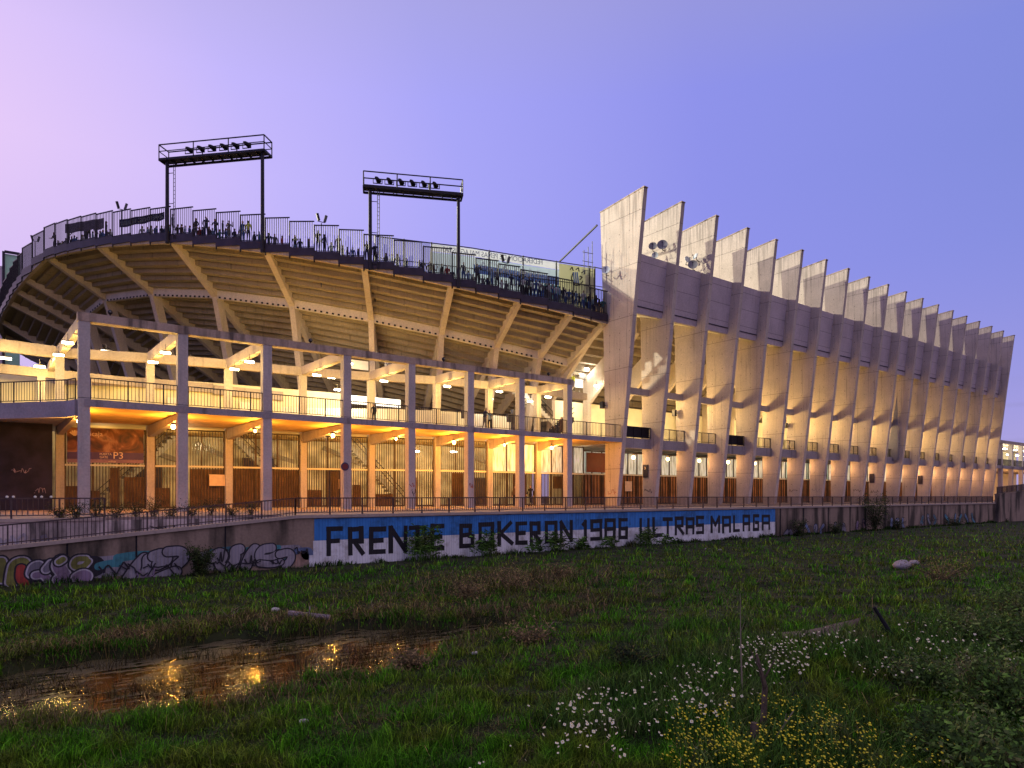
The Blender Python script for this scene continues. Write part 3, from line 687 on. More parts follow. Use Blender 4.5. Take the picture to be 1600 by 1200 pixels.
# deck slabs
for i in range(8):
    (xa, ya), (xb, yb) = OUT[i], OUT[i+1]; (xc, yc), (xd, yd) = IN[i+1], IN[i]
    if i == 7: xb = 42.98
    P = [Vector((xa, 41.28, ZD)), Vector((xb, 41.28 if i < 7 else 41.45, ZD)), Vector((xc, yc + 9.5, ZD)), Vector((xd, yd + 9.5, ZD))]
    m = MB(); m.loft(P, [p - Vector((0, 0, .33)) for p in P]); me_ = m.build('deck_slab', [M['soffit'], M['deck']], port)
    m = MB(); m.box((xa, 41.2, 5.5), (xb - .01, 41.275, ZD + .03)); m.build('deck_edge', M['deck'], port)
L = [(3.16, 41.7), (2.85, 42.7), (0, 45.9), (-5, 49.6)]
m = MB()
for (a, b) in zip(L, L[1:]): m.bar((a[0], a[1], 5.45), (b[0], b[1], 5.45), .22, .85)
m.build('deck_edge', M['deck'], port)
P = [Vector((3.2, 41.8, 5.8)), Vector((2.9, 42.8, 5.8)), Vector((0, 46, 5.8)), Vector((-5, 49.7, 5.8)), Vector((-8, 56, 5.8)), Vector((3.0, 56, 5.8))]
m = MB(); m.loft(P, [p - Vector((0, 0, .5)) for p in P]); m.build('deck_slab', M['deck'], port)
# back wall of the upper gallery, ground-floor inner wall
bw = [(-8, 59.0), (3.2, 58.6), (8.2, 56.6), (13, 55.6), (18.2, 55.2), (20.6, 55.0), (23.4, 54.8)]
m = MB()
for (a, b) in zip(bw, bw[1:]): m.bar((a[0], a[1], 7.7), (b[0], b[1], 7.7), .3, 3.7)
for k, (x, y) in enumerate(((9.9, 56.0), (14.9, 55.3))): m.box((x, y - .3, 5.85), (x + .9, y - .15, 8.2), 1)
m.build('gallery_wall', [M['cream'], M['white']], port)
m = MB(); m.bar((3.0, 58.2, 9.2), (8.2, 56.3, 9.2), .2, .7); m.bar((8.2, 56.3, 9.2), (13, 55.3, 9.1), .2, .7); m.bar((13, 55.3, 9.0), (18.2, 54.9, 8.9), .2, .7); m.build('rear_beam', M['beam'], port)
wl = [(17.5, 55.4), (21.5, 53.6), (25.5, 50.9), (29.5, 49.6), (34, 49.4), (38, 49.6)]
m = MB()
for (a, b) in zip(wl, wl[1:]): m.bar((a[0], a[1], 6.95), (b[0], b[1], 6.95), .12, 2.2)
m.build('white_screen', M['white'], port)
for (x, y) in ((25.2, 46.9), (30.6, 46.6), (35.2, 46.5)):
    m = MB(); m.box((x, y, 5.85), (x + .55, y + .4, 8.3)); m.box((x - .5, y + .1, 7.2), (x - .02, y + .3, 7.9)) if x > 26 else None; o = m.build('dark_cabinet', M['dark'], None, loc=(x, y, 5.85)); tag(o, 'tall dark cabinet standing on the upper deck, %s from the left' % ORD[[25.2, 30.6, 35.2].index(x)], 'cabinet', 'dark cabinets on the upper deck')
m = MB()
for (a, b) in zip([(-9, 58.4), (3.2, 58.2), (18, 56.2), (30, 54.4), (43, 53.8)], [(3.2, 58.2), (18, 56.2), (30, 54.4), (43, 53.8)]): m.bar((a[0], a[1], 2.75), (b[0], b[1], 2.75), .3, 5.4)
m.build('ground_floor_wall', M['inner'], port)
# stairs and flat dark panels behind the gates
def stairs(x, y, w, z0, z1, n, dirx, name_label, mat=M['stair'], rail=True):
    g = thing('staircase', (x, y, z0), name_label, 'staircase', None)
    m = MB()
    for k in range(n):
        zz = z0 + (z1 - z0) * (k + 1) / n; m.box((x + dirx * k * .3, y, zz - .2), (x + dirx * (k + 1) * .3, y + w, zz))
    m.bar((x, y + .05, z0 - .15), (x + dirx * n * .3, y + .05, z1 - .25), .08, .3); m.build('steps', mat, g)
    if rail:
        m = MB()
        for o in (.45, .9): m.bar((x, y, z0 + o), (x + dirx * n * .3, y, z1 + o), .05, .05)
        for k in range(0, n + 1, 3): zz = z0 + (z1 - z0) * k / n; m.bar((x + dirx * k * .3, y, zz), (x + dirx * k * .3, y, zz + .9), .04, .04)
        m.build('handrail', M['metal'], g)
    return g
stairs(5.2, 55.0, 1.6, .2, 5.3, 17, 1, 'staircase seen through the gate to the right of the advert board')
stairs(19.2, 53.2, 1.6, .2, 5.3, 17, -1, 'staircase rising left behind the fourth gate from the corner')
stairs(27.5, 51.6, 1.5, .2, 5.3, 17, -1, 'staircase behind the gates near the middle of the lower gallery')
stairs(39.2, 46.5, 1.4, 5.9, 8.1, 10, 1, 'dark open staircase on the upper deck beside the first fin', M['metal'])
stairs(41.9, 49.2, 1.6, 8.0, 11.0, 14, -1, 'bright white staircase rising behind the dark one beside the first fin', M['white'])
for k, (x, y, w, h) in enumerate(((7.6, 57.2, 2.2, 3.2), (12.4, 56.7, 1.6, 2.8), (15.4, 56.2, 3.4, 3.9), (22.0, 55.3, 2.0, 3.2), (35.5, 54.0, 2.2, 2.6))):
    m = MB(); m.box((x, y - .14, .05), (x + w, y - .02, h)); m.build('dark_panel', M['dark'], port)  # flat dark panel against the inner wall
    m = MB(); m.bar((x - .4, y - .3, 4.9), (x + w + 1, y - .3, 3.6), .12, .35); m.build('raking_strut', M['stair'], port)

# upper-deck railings, one per bay
def railing(parent, pts, zb, zt, spacing=.165, post=1.6, mat=None, name='deck_railing'):
    mat = mat or M['metal']
    m = MB(); mp_ = MB()
    for a, b in zip(pts, pts[1:]):
        a, b = Vector(a), Vector(b); L = (b - a).length
        m.bar(a + Vector((0, 0, zt)), b + Vector((0, 0, zt)), .05, .055); m.bar(a + Vector((0, 0, zb + .1)), b + Vector((0, 0, zb + .1)), .035, .035)
        n = max(1, int(L / spacing)); ev = max(1, round(post / spacing))
        for k in range(n + 1):
            q = a + (b - a) * k / n
            if k % ev == 0: mp_ = MB(); mp_.bar(q + Vector((0, 0, zb - .1)), q + Vector((0, 0, zt + .02)), .065, .065); mp_.build('post', mat, parent)
            else: m.bar(q + Vector((0, 0, zb + .1)), q + Vector((0, 0, zt)), .024, .024)
    m.build('rails_and_bars', mat, parent)
for i in range(8):
    a, b = OUT[i], OUT[i+1]
    g = thing('deck_railing', (a[0], 41.3, ZD), 'black bar railing along the upper deck in the %s bay from the corner column' % ORD[i], 'railing', 'railings of the upper deck')
    railing(g, [(a[0] + .28, 41.34, 0), (b[0] - (.28 if i < 7 else .05), 41.34, 0)], ZD + .02, ZD + 1.15)
g = thing('deck_railing', (0, 45.9, ZD), 'black bar railing along the upper deck left of the corner column', 'railing', 'railings of the upper deck')
railing(g, [(3.1, 41.9, 0), (2.8, 42.75, 0), (0, 45.9, 0), (-5, 49.6, 0)], ZD + .02, ZD + 1.15)

# entrance gates under the deck, one per bay
LABG = ['entrance gate under the advert board in the first bay from the corner', 'entrance gate of thin bars with staircase behind, second bay', 'dark entrance gate with brown sheets and small white notice, third bay', 'entrance gate of thin bars with dark shapes behind, fourth bay', 'bright entrance gate of close bars, fifth bay', 'entrance gate with orange door leaf, sixth bay', 'entrance gate with pale lit glazing, seventh bay', 'wide lit glazed gate beside the first fin, eighth bay']
for i in range(8):
    a, b = Vector((*IN[i], 0)), Vector((*IN[i+1], 0)); d = (b - a).normalized()
    g = thing('entrance_gate', (a + b) / 2, LABG[i], 'gate', 'gates of the lower gallery')
    sh = {0: [(.0, .16, .15, 1.5), (.3, .42, .15, 1.2), (.55, .65, .1, 2.7), (.72, 1, .15, 2.1)], 1: [(.0, .2, .1, 1.4), (.5, 1, .1, 2.7)], 2: [(0, 1, .1, 2.75)], 3: [(0, .25, .1, 1.3), (.4, .52, .1, 2.7), (.75, .9, .1, 1.7)], 4: [(0, .3, .1, 1.0), (.6, .72, .1, 2.3)], 5: [(.25, .5, .1, 2.7)], 6: [(.5, .8, .1, 2.7)], 7: [(.3, .75, 1.5, 2.6)]}[i]
    gate_screen(g, a + d * .3, b - d * .3, 5.35 if i else 5.2, 2.85, True, sh, 'glass' if i >= 6 else 'bars', .17)
# thin gate between the two rear columns of the fifth bay
# advert board with gate number
a, b = Vector((*IN[0], 0)), Vector((*IN[1], 0)); d = (b - a).normalized(); nn = Vector((d.y, -d.x, 0))
bd = thing('advert_board', a + d * .4 + Vector((0, 0, 3)), 'large brown and plum printed board reading P3 above the first gate', 'advert board')
pm, pn, pl, pb = node_mat('advert_print'); gg = pn.new('ShaderNodeNewGeometry'); tt = pn.new('ShaderNodeTexNoise'); tt.inputs['Scale'].default_value = .9; tt.inputs['Detail'].default_value = 7; tt.inputs['Distortion'].default_value = 1.2
pl.new(gg.outputs['Position'], tt.inputs['Vector']); rr = ramp(pn, [(.38, (.05, .02, .015)), (.52, (.24, .08, .03)), (.62, (.45, .22, .12)), (.75, (.10, .05, .04))], 'LINEAR'); pl.new(tt.outputs[0], rr.inputs[0]); pl.new(rr.outputs[0], pb.inputs['Base Color']); pb.inputs['Roughness'].default_value = .5
A = a + d * .45 + nn * .2; B = b - d * .35 + nn * .2; Lb = (B - A).length
m = MB(); m.bar(A + Vector((0, 0, 4.45)), B + Vector((0, 0, 4.45)), .04, 1.55); m.build('picture', pm, bd)
m = MB(); m.bar(A + Vector((0, 0, 3.45)), B + Vector((0, 0, 3.45)), .04, .45); m.bar(A + Vector((0, 0, 3.5)), B + Vector((0, 0, 3.5)), .036, .34); m.build('number_band', plain('plum_print', (.10, .06, .16), .5), bd)
m = MB(); m.bar(A + Vector((0, 0, 3.11)), B + Vector((0, 0, 3.11)), .04, .22); m.build('lower_band', plain('mauve_print', (.30, .17, .22), .5), bd)
letter = plain('letter_peach', (.85, .62, .45), .6, var=.03)
fo = A + nn * .03
text_mesh('writing', 'P3', .62, letter, fo + d * 2.55 + Vector((0, 0, 3.28)), d, (0, 0, 1), bd)
text_mesh('writing', 'PUERTA', .19, letter, fo + d * 1.8 + Vector((0, 0, 3.5)), d, (0, 0, 1), bd)
text_mesh('writing', 'GATE', .19, letter, fo + d * 1.8 + Vector((0, 0, 3.3)), d, (0, 0, 1), bd)
text_mesh('writing', 'málaga', .16, letter, fo + d * 2.3 + Vector((0, 0, 3.05)), d, (0, 0, 1), bd)
text_mesh('writing', 'Unicaja', .42, letter, fo + d * .75 + Vector((0, 0, 4.72)), d, (0, 0, 1), bd)
m = MB(); c = fo + d * .42 + Vector((0, 0, 4.72))
for k in range(-2, 3):
    t = k * .45; m.bar(c, c + d * math.sin(t) * .34 + Vector((0, 0, math.cos(t) * .34)), .02, .1)
m.build('fan_emblem', letter, bd)

# dark wall at the left under the deck
bwall = plain('plum_hoarding', (.020, .016, .034), .75, var=.5, scale=1.2)
m = MB(); m.bar((-9, 51.2, 2.65), (2.55, 50.6, 2.65), .2, 5.3); m.bar((-9, 51.05, 5.1), (2.5, 50.45, 5.1), .04, .1)
hd = m.build('hoarding', bwall, None, loc=(0, 51, 0)); tag(hd, 'black plum hoarding wall under the deck at the left edge', 'hoarding')
scr_m = plain('chalk_scrawl', (.30, .22, .28), .8)
def scrawl(parent, c, xd, w, h, seed, mat, n=9, th=.035, name='graffiti_tag'):
    r = random.Random(seed); m = MB(); c = Vector(c); xd = Vector(xd); p = Vector((-w/2, h * .2)); 
    for k in range(n):
        q = Vector((-w/2 + w * (k + 1) / n + r.uniform(-.1, .1) * w, r.uniform(-.5, .5) * h))
        o = Vector((0, -.002 * k, 0)); m.bar(c + xd * p.x + Vector((0, 0, p.y)) + o, c + xd * q.x + Vector((0, 0, q.y)) + o, .006, th, up=(0, 0, 1)) if abs((q - p).x) > .02 else None
        p = q
    return m.build(name, mat, parent)
scrawl(hd, (1.0, 50.5, 2.4), (1, 0, 0), 1.0, .35, 3, scr_m, 18, .025); scrawl(hd, (1.9, 50.5, 1.2), (1, 0, 0), .6, .4, 4, scr_m, 14, .025)

# lamps of the galleries
UP = (1.0, .66, .17); LO = (1.0, .44, .06)
def tube_light(x, y, z, label, power, col, mat, w=.6, group='pale lamps of the upper gallery', hang=.5, az_=0):
    g = thing('ceiling_light', (x, y, z), label, 'lamp', group)
    d = Vector((math.cos(az_), math.sin(az_), 0)); c = Vector((x, y, z))
    m = MB(); m.bar(c - d * w/2 + Vector((0, 0, .09)), c + d * w/2 + Vector((0, 0, .09)), .2, .07); m.bar(c + Vector((0, 0, .1)), c + Vector((0, 0, hang)), .03, .03); m.build('housing', M['lampbody'], g)
    m = MB(); m.bar(c - d * w/2, c + d * w/2, .16, .1); m.build('tube', mat, g)
    if power: lamp('POINT', (x, y, z - .25), power, col, .12, parent=g)
nL = 0
for i in range(8):
    (x, y), (x2, y2) = OUT[i], IN[i]
    for f in ((.62, .22) if i < 3 else (.5,)):
        qx, qy = x + (x2 - x) * f - .45, y + (y2 - y) * f
        tube_light(qx, qy, 9.15, '%s lamp beside the %s roof cross beam from the corner' % ('rear pale' if f > .5 else ('front pale' if i < 3 else 'pale'), ORD[i]), 480 if f > .4 else 260, UP, M['glow'], .52)
for px, py, Y in ((298, 565, 50.5), (385, 575, 51), (166, 549, 52), (518, 590, 51.5), (545, 568, 50.5), (483, 579, 49.5), (62, 573, 54), (8, 560, 50), (82, 551, 53)):
    x = x_at(px, Y); nL += 1; tube_light(x, Y, z_at(py, x, Y), '%s pale lamp deep under the upper gallery, counting the deep ones from the front list' % ORD[nL - 1] if 0 else 'pale lamp hanging deep in the upper gallery, %s' % {298: 'just right of the second front column', 385: 'left of the third front column', 166: 'right of the corner column', 518: 'left of the fourth front column, lower one', 545: 'right at the fourth front column', 483: 'midway between third and fourth front columns', 62: 'lowest one left of the corner column', 8: 'at the left edge of the photo', 82: 'upper one left of the corner column'}[px], 300, UP, M['glow'], .6)
for px, py, Y, pw, lab in ((527, 609, 51.8, 220, 'left one of the two brightest white lamps by the fourth front column'), (541, 611, 51.6, 220, 'right one of the two brightest white lamps by the fourth front column'), (932, 603, 48.5, 260, 'bright white floodlight left of the first fin above the stairs'), (917, 576, 50.5, 200, 'white lamp under the stand left of the first fin'), (905, 618, 49.5, 160, 'white lamp left of the stairs by the last front column'), (766, 623, 48.5, 150, 'small white lamp hanging low behind the sixth front column'), (828, 627, 48, 150, 'small white lamp hanging low behind the seventh front column')):
    x = x_at(px, Y); tube_light(x, Y, z_at(py, x, Y), lab, pw, (1, .93, .72), M['glow3'], .45, 'white lamps of the upper gallery')
for px, py, Y in ((493, 682, 49.5), (650, 705, 48.5), (709, 706, 49.5), (785, 698, 48)):
    x = x_at(px, Y); inner = Y > 46.9 and px != 273
    lab = {273: 'orange lamp under the deck left of the second front column', 493: 'pale lamp behind the gates between third and fourth front columns', 527: 'orange lamp under the deck left of the fourth front column', 650: 'pale lamp behind the gate right of the fifth front column', 709: 'pale lamp behind the gate left of the sixth front column', 724: 'orange lamp under the deck left of the sixth front column', 785: 'pale lamp behind the gate between sixth and seventh front columns', 878: 'orange lamp under the deck left of the last front column'}[px]
    tube_light(x, Y, z_at(py, x, Y), lab, 0, LO, M['glow3'] if inner else M['glow2'], .5 if inner else .28, 'lamps of the lower gallery', .35)
for i in range(8):
    (x, y), (x2, y2) = OUT[i], OUT[i+1]
    big = i % 2 == 1  # small bulbs behind the odd columns are added to light their bays
    e = thing('column_lamp', (x - .1, 43.4, 4.95), 'orange lamp under the deck beam behind the %s front column, alternate ones added' % ORD[i], 'lamp', 'orange lamps under the deck beams')
    m = MB(); m.bar((x - .1, 43.4, 5.0), (x - .1, 43.4, 5.25), .05, .05); m.bar((x - .1, 43.4, 5.0), (x - .1, 43.4, 5.08), .3, .3); m.build('hood', M['lampbody'], e)
    m = MB(); m.sphere((x - .1, 43.4, 4.9), .13 if big else .08, sc=(1, 1, 1.2)); m.build('bulb', M['glow2'], e)
    lamp('POINT', (x - .1, 43.4, 4.6), (520, 640, 560, 700, 640, 760, 700, 760)[i], LO, .06, parent=e)
    ix, iy = (IN[i][0] + IN[i+1][0]) / 2, (IN[i][1] + IN[i+1][1]) / 2 + 2.2
    lamp('POINT', (ix, iy, 4.4), (90, 260, 80, 280, 330, 300, 330, 330)[i], (1.0, .80, .42), .12, parent=e)
# boards, stairs glow and small things of the upper deck
def board(name, x, y, z0, z1, w, mat, label, cat, txt=None, tsize=.3, th=.06, flip=False):
    g = thing(name, (x, y, z0), label, cat)
    m = MB(); m.box((x - w/2, y, z0), (x + w/2, y + th, z1)); m.build('panel', mat, g)
    if txt: text_mesh('writing', txt, tsize, M['black'], (x - w/2 + .1, y - .02, z0 + (z1-z0)*.3), (1, 0, 0), (0, 0, 1), g)
    return g
lit_white = plain('lit_white_board', (.85, .85, .82), .6, var=.03); 
x = x_at(610, 52.5); g = board('hanging_board', x + .3, 52.5, z_at(577, x, 52.5), z_at(563, x, 52.5), 1.6, lit_white, 'white hanging board with dark letters behind the fifth front column, near the roof beam', 'board', 'VIRIALI', .42)
x = x_at(560, 53); m = MB(); m.box((x - .8, 53.0, z_at(577, x, 53)), (x + .9, 53.06, z_at(563, x, 53))); o = m.build('hanging_board', lit_white, None, loc=(x, 53, 9)); tag(o, 'blank white board left of the fifth front column, near the roof beam', 'board')
m = MB(); x = x_at(590, 53.5); m.box((x - 2.6, 53.5, 8.6), (x + 2.2, 53.6, 9.3)); m.box((x - 2.6, 53.5, 7.2), (x + 2.2, 53.6, 7.9)); o = m.build('glare_panel', emis('pitch_glare', (1, .98, .9), 1.1), None, loc=(x, 53.5, 7)); tag(o, 'glowing white panel imitating floodlit boards, behind the fourth and fifth front columns', 'lit board')  # panel glows to imitate the floodlit boards beyond the stand
x = x_at(918, 52); m = MB(); m.box((x - 1.9, 52.0, z_at(607, x, 52)), (x + 1.9, 52.1, z_at(571, x, 52))); o = m.build('glow_sheet', emis('pitch_glare2', (1, 1, .94), 1.1), None, loc=(x, 52, 10)); tag(o, 'glowing white sheet for the opening to the floodlit pitch, left of the first fin', 'glow sheet')  # sheet glows in place of an open view to the pitch
x = x_at(912, 51); g = board('led_board', x, 51, z_at(592, x, 51), z_at(584, x, 51), 1.2, M['lampbody'], 'grey box sign hanging before the glowing sheet left of the first fin', 'sign')
m = MB(); x = x_at(920, 50); m.bar((x_at(893, 49.5), 49.5, z_at(609, x, 49.5)), (43, 47.5, z_at(600, 43, 47.5)), .25, .55); m.build('landing_beam', M['beam'], port)
for k, (px, y_) in enumerate(((172, 489), (485, 530), (693, 561), (857, 584))):
    x = x_at(px, 41.3); g = thing('security_camera', (x, 41.3, ZT), 'small dome camera on top of the long roof beam, %s from the left' % ORD[k], 'camera', 'cameras on the roof beam')
    m = MB(); m.tube((x, 41.3, ZT), (x, 41.3, ZT + .12), .04, .04, 8); m.sphere((x, 41.3, ZT + .2), .13); m.build('housing', M['metal'], g)
    m = MB(); m.sphere((x, 41.19, ZT + .2), .05); m.build('lens', M['lampbody'], g)
# no-stopping disc on the fourth column, notices on gates and fins
x = OX[3]; g = thing('round_sign', (x, 41.2, 2.7), 'small round dark sign on the fourth front column', 'sign')
m = MB(); m.tube((x - .2, 41.2, 2.75), (x - .2, 41.17, 2.75), .27, .27, 20); m.build('disc', plain('sign_blue', (.03, .04, .12), .5), g)
m = MB(); m.tube((x - .2, 41.165, 2.75), (x - .2, 41.16, 2.75), .2, .2, 20); m.build('face', plain('sign_red', (.16, .03, .03), .5), g)
def notice(x, y, z, w, h, mat, label):
    m = MB(); m.box((x, y - .03, z), (x + w, y, z + h)); m.box((x - .02, y - .035, z + h), (x + w + .02, y, z + h + .03), 0); o = m.build('notice', mat, None, loc=(x, y, z)); tag(o, label, 'notice')
pnote = plain('notice_peach', (.75, .55, .36), .7)
ix = 12.0; notice(11.35, 49.35, 1.55, 1.05, .75, pnote, 'blank peach notice sheet on the gate left of the third front column')
notice(x_at(520, 48.9), 48.75, 1.4, .9, .7, pnote, 'blank peach notice sheet on the gate left of the fourth front column')
notice(x_at(976, 46.3), 46.25, 1.3, .95, .95, pnote, 'blank peach notice sheet on the gate just right of the first fin')
# first-fin bay advert with orange emblem
x0 = fin_x(0) + T
g = thing('advert_board', (x0 + 1, 46.2, 3.1), 'brown lit board with orange crest above the gate just right of the first fin', 'advert board')
m = MB(); m.box((x0, 46.15, 3.05), (x0 + 4.4, 46.2, 4.9)); m.build('picture', plain('advert_brown', (.20, .05, .015), .5), g)
og = plain('crest_orange', (.85, .42, .12), .6)
m = MB()
for k in range(4): m.box((x0 + 2.75 + k * .32, 46.1, 3.75), (x0 + 2.93 + k * .32, 46.14, 4.75 - .1 * (k % 2)))
m.box((x0 + 2.72, 46.1, 3.55), (x0 + 3.95, 46.14, 3.7)); 
for k in range(3): m.box((x0 + 2.85 + k * .36, 46.1, 3.2), (x0 + 3.05 + k * .36, 46.14, 3.45))
m.build('crest', og, g)
for i, lab in ((1, 'small black box with a 3 fixed to the second fin at gate height'), (4, None), (10, 'black box on a far fin at gate height'), (13, 'second black box on a far fin at gate height')):
    if lab is None: continue
    xx = fin_x(i); g = thing('wall_box', (xx, 42.8, 2.6), lab, 'sign'); m = MB(); m.box((xx - .08, 42.55, 2.55), (xx - .005, 43.15, 3.75)); m.build('plate', M['dark'], g)
    if i == 1: text_mesh('writing', '3', .35, letter, (xx - .09, 42.98, 3.3), (0, -1, 0), (0, 0, 1), g, .004)
for i, lab in ((0, 'small black speaker box on the inner edge of the first fin'), (2, 'small black speaker box on the third fin'), (6, 'small black speaker box on the seventh fin')):
    xx = fin_x(i) - .3; m = MB(); m.box((xx - .3, 43.0, 8.6), (xx, 43.35, 9.2)); m.bar((xx, 43.2, 8.9), (xx + .31, 43.2, 8.9), .05, .05); o = m.build('speaker_box', M['metal'], None, loc=(xx, 43.2, 8.9)); tag(o, lab, 'speaker')
# satellite dishes
def dish(x, Y, py, r, lab, mat, face=(-.75, -.6, .25)):
    z = z_at(py, x, Y); g = thing('satellite_dish', (x, Y, z), lab, 'satellite dish', 'dishes on the fins'); f = Vector(face).normalized()
    u = f.cross(Vector((0, 0, 1))).normalized(); v = u.cross(f); c = Vector((x, Y, z)); m = MB(); vs = []; fs = []; NR, NA = 4, 18
    for sgn, t in ((1, 0), (1, -.03)):
        for j in range(NR + 1):
            rr_ = r * j / NR
            for k in range(NA): a_ = 2 * math.pi * k / NA; vs.append(c + (u * math.cos(a_) + v * math.sin(a_)) * rr_ + f * (.22 * r * (j / NR) ** 2 + t))
    o_ = (NR + 1) * NA
    for j in range(NR):
        for k in range(NA):
            q = (j*NA+k, j*NA+(k+1) % NA, (j+1)*NA+(k+1) % NA, (j+1)*NA+k); fs.append(q); fs.append(tuple(i + o_ for i in q[::-1]))
    for k in range(NA): fs.append((NR*NA+k, NR*NA+(k+1) % NA, o_+NR*NA+(k+1) % NA, o_+NR*NA+k))
    m.add(vs, fs); m.build('reflector', mat, g)
    m = MB(); e = c - v * r * .9 + f * r * .3; m.bar(e, c + f * r * 1.1 - v * r * .2, .03, .03); m.bar(c + f * r * 1.1 - v * r * .25, c + f * r * 1.1, .08, .08); m.bar(c - f * .03, c - f * .25 - Vector((0, 0, .3)), .05, .05); m.bar(c - f * .25 - Vector((0, 0, .3)), c - f * .25 + Vector((.35, 0, -.3)), .05, .05); m.build('feed_arm', M['metal'], g)
X1 = fin_x(1) - .7; X2 = fin_x(2) - .7
dish(X1, y_at(1020, X1), 385, .38, 'smaller upper grey dish beside the largest dish on the second fin', M['dish'])
dish(X1, y_at(1035, X1), 383, .47, 'largest grey dish high on the second fin', M['dish'])
dish(X1, y_at(1023.5, X1) , 399, .30, 'small pale dish low on the second fin, under the two grey ones', M['dish2'])
dish(X2, y_at(1082.5, X2), 414, .46, 'large grey dish low on the third fin', M['dish'])
dish(X2, y_at(1087, X2), 401, .32, 'small upper dish tilted sideways on the third fin', M['dish2'], (-.9, .2, .4))
dish(X2, y_at(1074, X2), 406, .34, 'pale dish seen nearly edge-on on the third fin', M['dish2'], (-.2, -.9, .3))
dish(42.2, y_at(946.5, 42.2), 422, .36, 'pale dish beside the rim crowd at the edge of the first fin', M['dish2'])
# antenna, roof brace and awning by the first fin
m = MB()
yy = 44.3
for dx, h in ((0, 3.2), (.5, 2.6), (1.0, 2.2)): m.bar((42.4 - dx, yy, 20.5), (42.4 - dx, yy, 20.5 + h), .05, .05)
for zz in (21, 21.8, 22.6): m.bar((42.5, yy, zz), (41.2, yy, zz - .1), .04, .04)
o = m.build('antenna_frame', M['steel'], None, loc=(42, yy, 20.5)); tag(o, 'thin metal aerial frame fixed beside the first fin', 'antenna')
a_ = Vector((42.9, 44.2, z_at(352, 42.9, 44.2))); b_ = Vector((x_at(874, 52), 52.0, z_at(409, x_at(874, 52), 52.0))); m = MB(); m.tube(a_, b_, .09, .09, 8)
o = m.build('brace_pole', M['steel'], None, loc=a_); tag(o, 'long slanting steel brace from the first fin down behind the banner', 'brace')
ga = thing('steel_canopy', (41, 48, 18), 'small pitched sheet canopy on green-white lattice struts just left of the first fin', 'canopy')
m = MB(); m.loft([Vector((39.5, 50.5, 20.7)), Vector((42.6, 47.5, 22.2)), Vector((42.6, 47.5, 20.5)), Vector((42.6, 47.6, 20.5))], [Vector((39.5, 50.7, 20.7)), Vector((44.0, 47.9, 22.2)), Vector((44.0, 47.9, 20.5)), Vector((44.0, 48, 20.5))]); m.build('sheet', M['dark'], ga)
m = MB()
for p, q in (((39.5, 50.5, 20.6), (42.8, 47.4, 22.1)), ((41.2, 48.7, 21.5), (42.9, 47.0, 18.6)), ((41.0, 48.7, 19.0), (42.9, 47.0, 18.8)), ((41.0, 48.7, 17.5), (41.0, 48.7, 21.4)), ((42.8, 47.2, 17.4), (42.8, 47.2, 22)), ((41, 48.7, 17.4), (42.8, 47.2, 19.5)), ((41, 48.7, 20.5), (42.8, 47.2, 19.2))): m.bar(p, q, .1, .12)
m.build('lattice', plain('pale_green_steel', (.50, .60, .50), .5), ga)
# ------------------------------------------------------------------ TERRACE, RAMP, RETAINING WALL
m = MB(); m.box((10, 29.38, -.5), (260, 60, 0)); m.box((-60, 32.3, -.51), (9.999, 60, -.001)); struct(m.build('pavement', M['pave'], None, loc=(0, 29, 0)))
def ztop(X): return float(np.interp(X, [-40, 0, 10.2, 91.8], [-4.6, -.98, -.10, -.08]))
m = MB(); m.loft([Vector((-14, 29.35, ztop(-14))), Vector((-14, 32.0, ztop(-14))), Vector((-14, 32, -4.2)), Vector((-14, 29.35, -4.2))], [Vector((10.0, 29.35, ztop(10))), Vector((10.0, 32, ztop(10))), Vector((10, 32, -4.2)), Vector((10, 29.35, -4.2))]); struct(m.build('ramp', M['pave'], None, loc=(0, 30, -2)))
wall = thing('retaining_wall', (30, 29, -2.2), 'long low concrete riverside wall painted with a blue and white mural and graffiti', 'wall')
m = MB()
Xs = [-14, 0, 10.2, 91.7]
for a, b in zip(Xs, Xs[1:]):
    m.loft([Vector((a, 29.0, -4.5)), Vector((a, 29.0, ztop(a))), Vector((a, 29.35, ztop(a))), Vector((a, 29.35, -4.5))], [Vector((b, 29.0, -4.5)), Vector((b, 29.0, ztop(b))), Vector((b, 29.35, ztop(b))), Vector((b, 29.35, -4.5))])
m.build('wall_face', M['wallgrey'], wall)
m = MB()
for a, b in zip(Xs, Xs[1:]): m.bar((a, 29.15, ztop(a) + .075), (b, 29.15, ztop(b) + .075), .52, .13)
m.build('coping', M['coping'], wall)
m = MB()
for px in (1219, 1255, 1294, 1328, 1352, 1383, 1420, 1444, 1470, 1500, 1531): x = x_at(px, 29); m.box((x - .06, 28.975, -4), (x + .06, 29.0, -.1))
for px in (105, 213, 352): x = x_at(px, 29); m.box((x - .03, 28.99, -4), (x + .03, 29.0, ztop(x)))
m.build('wall_joints', M['black'], wall)
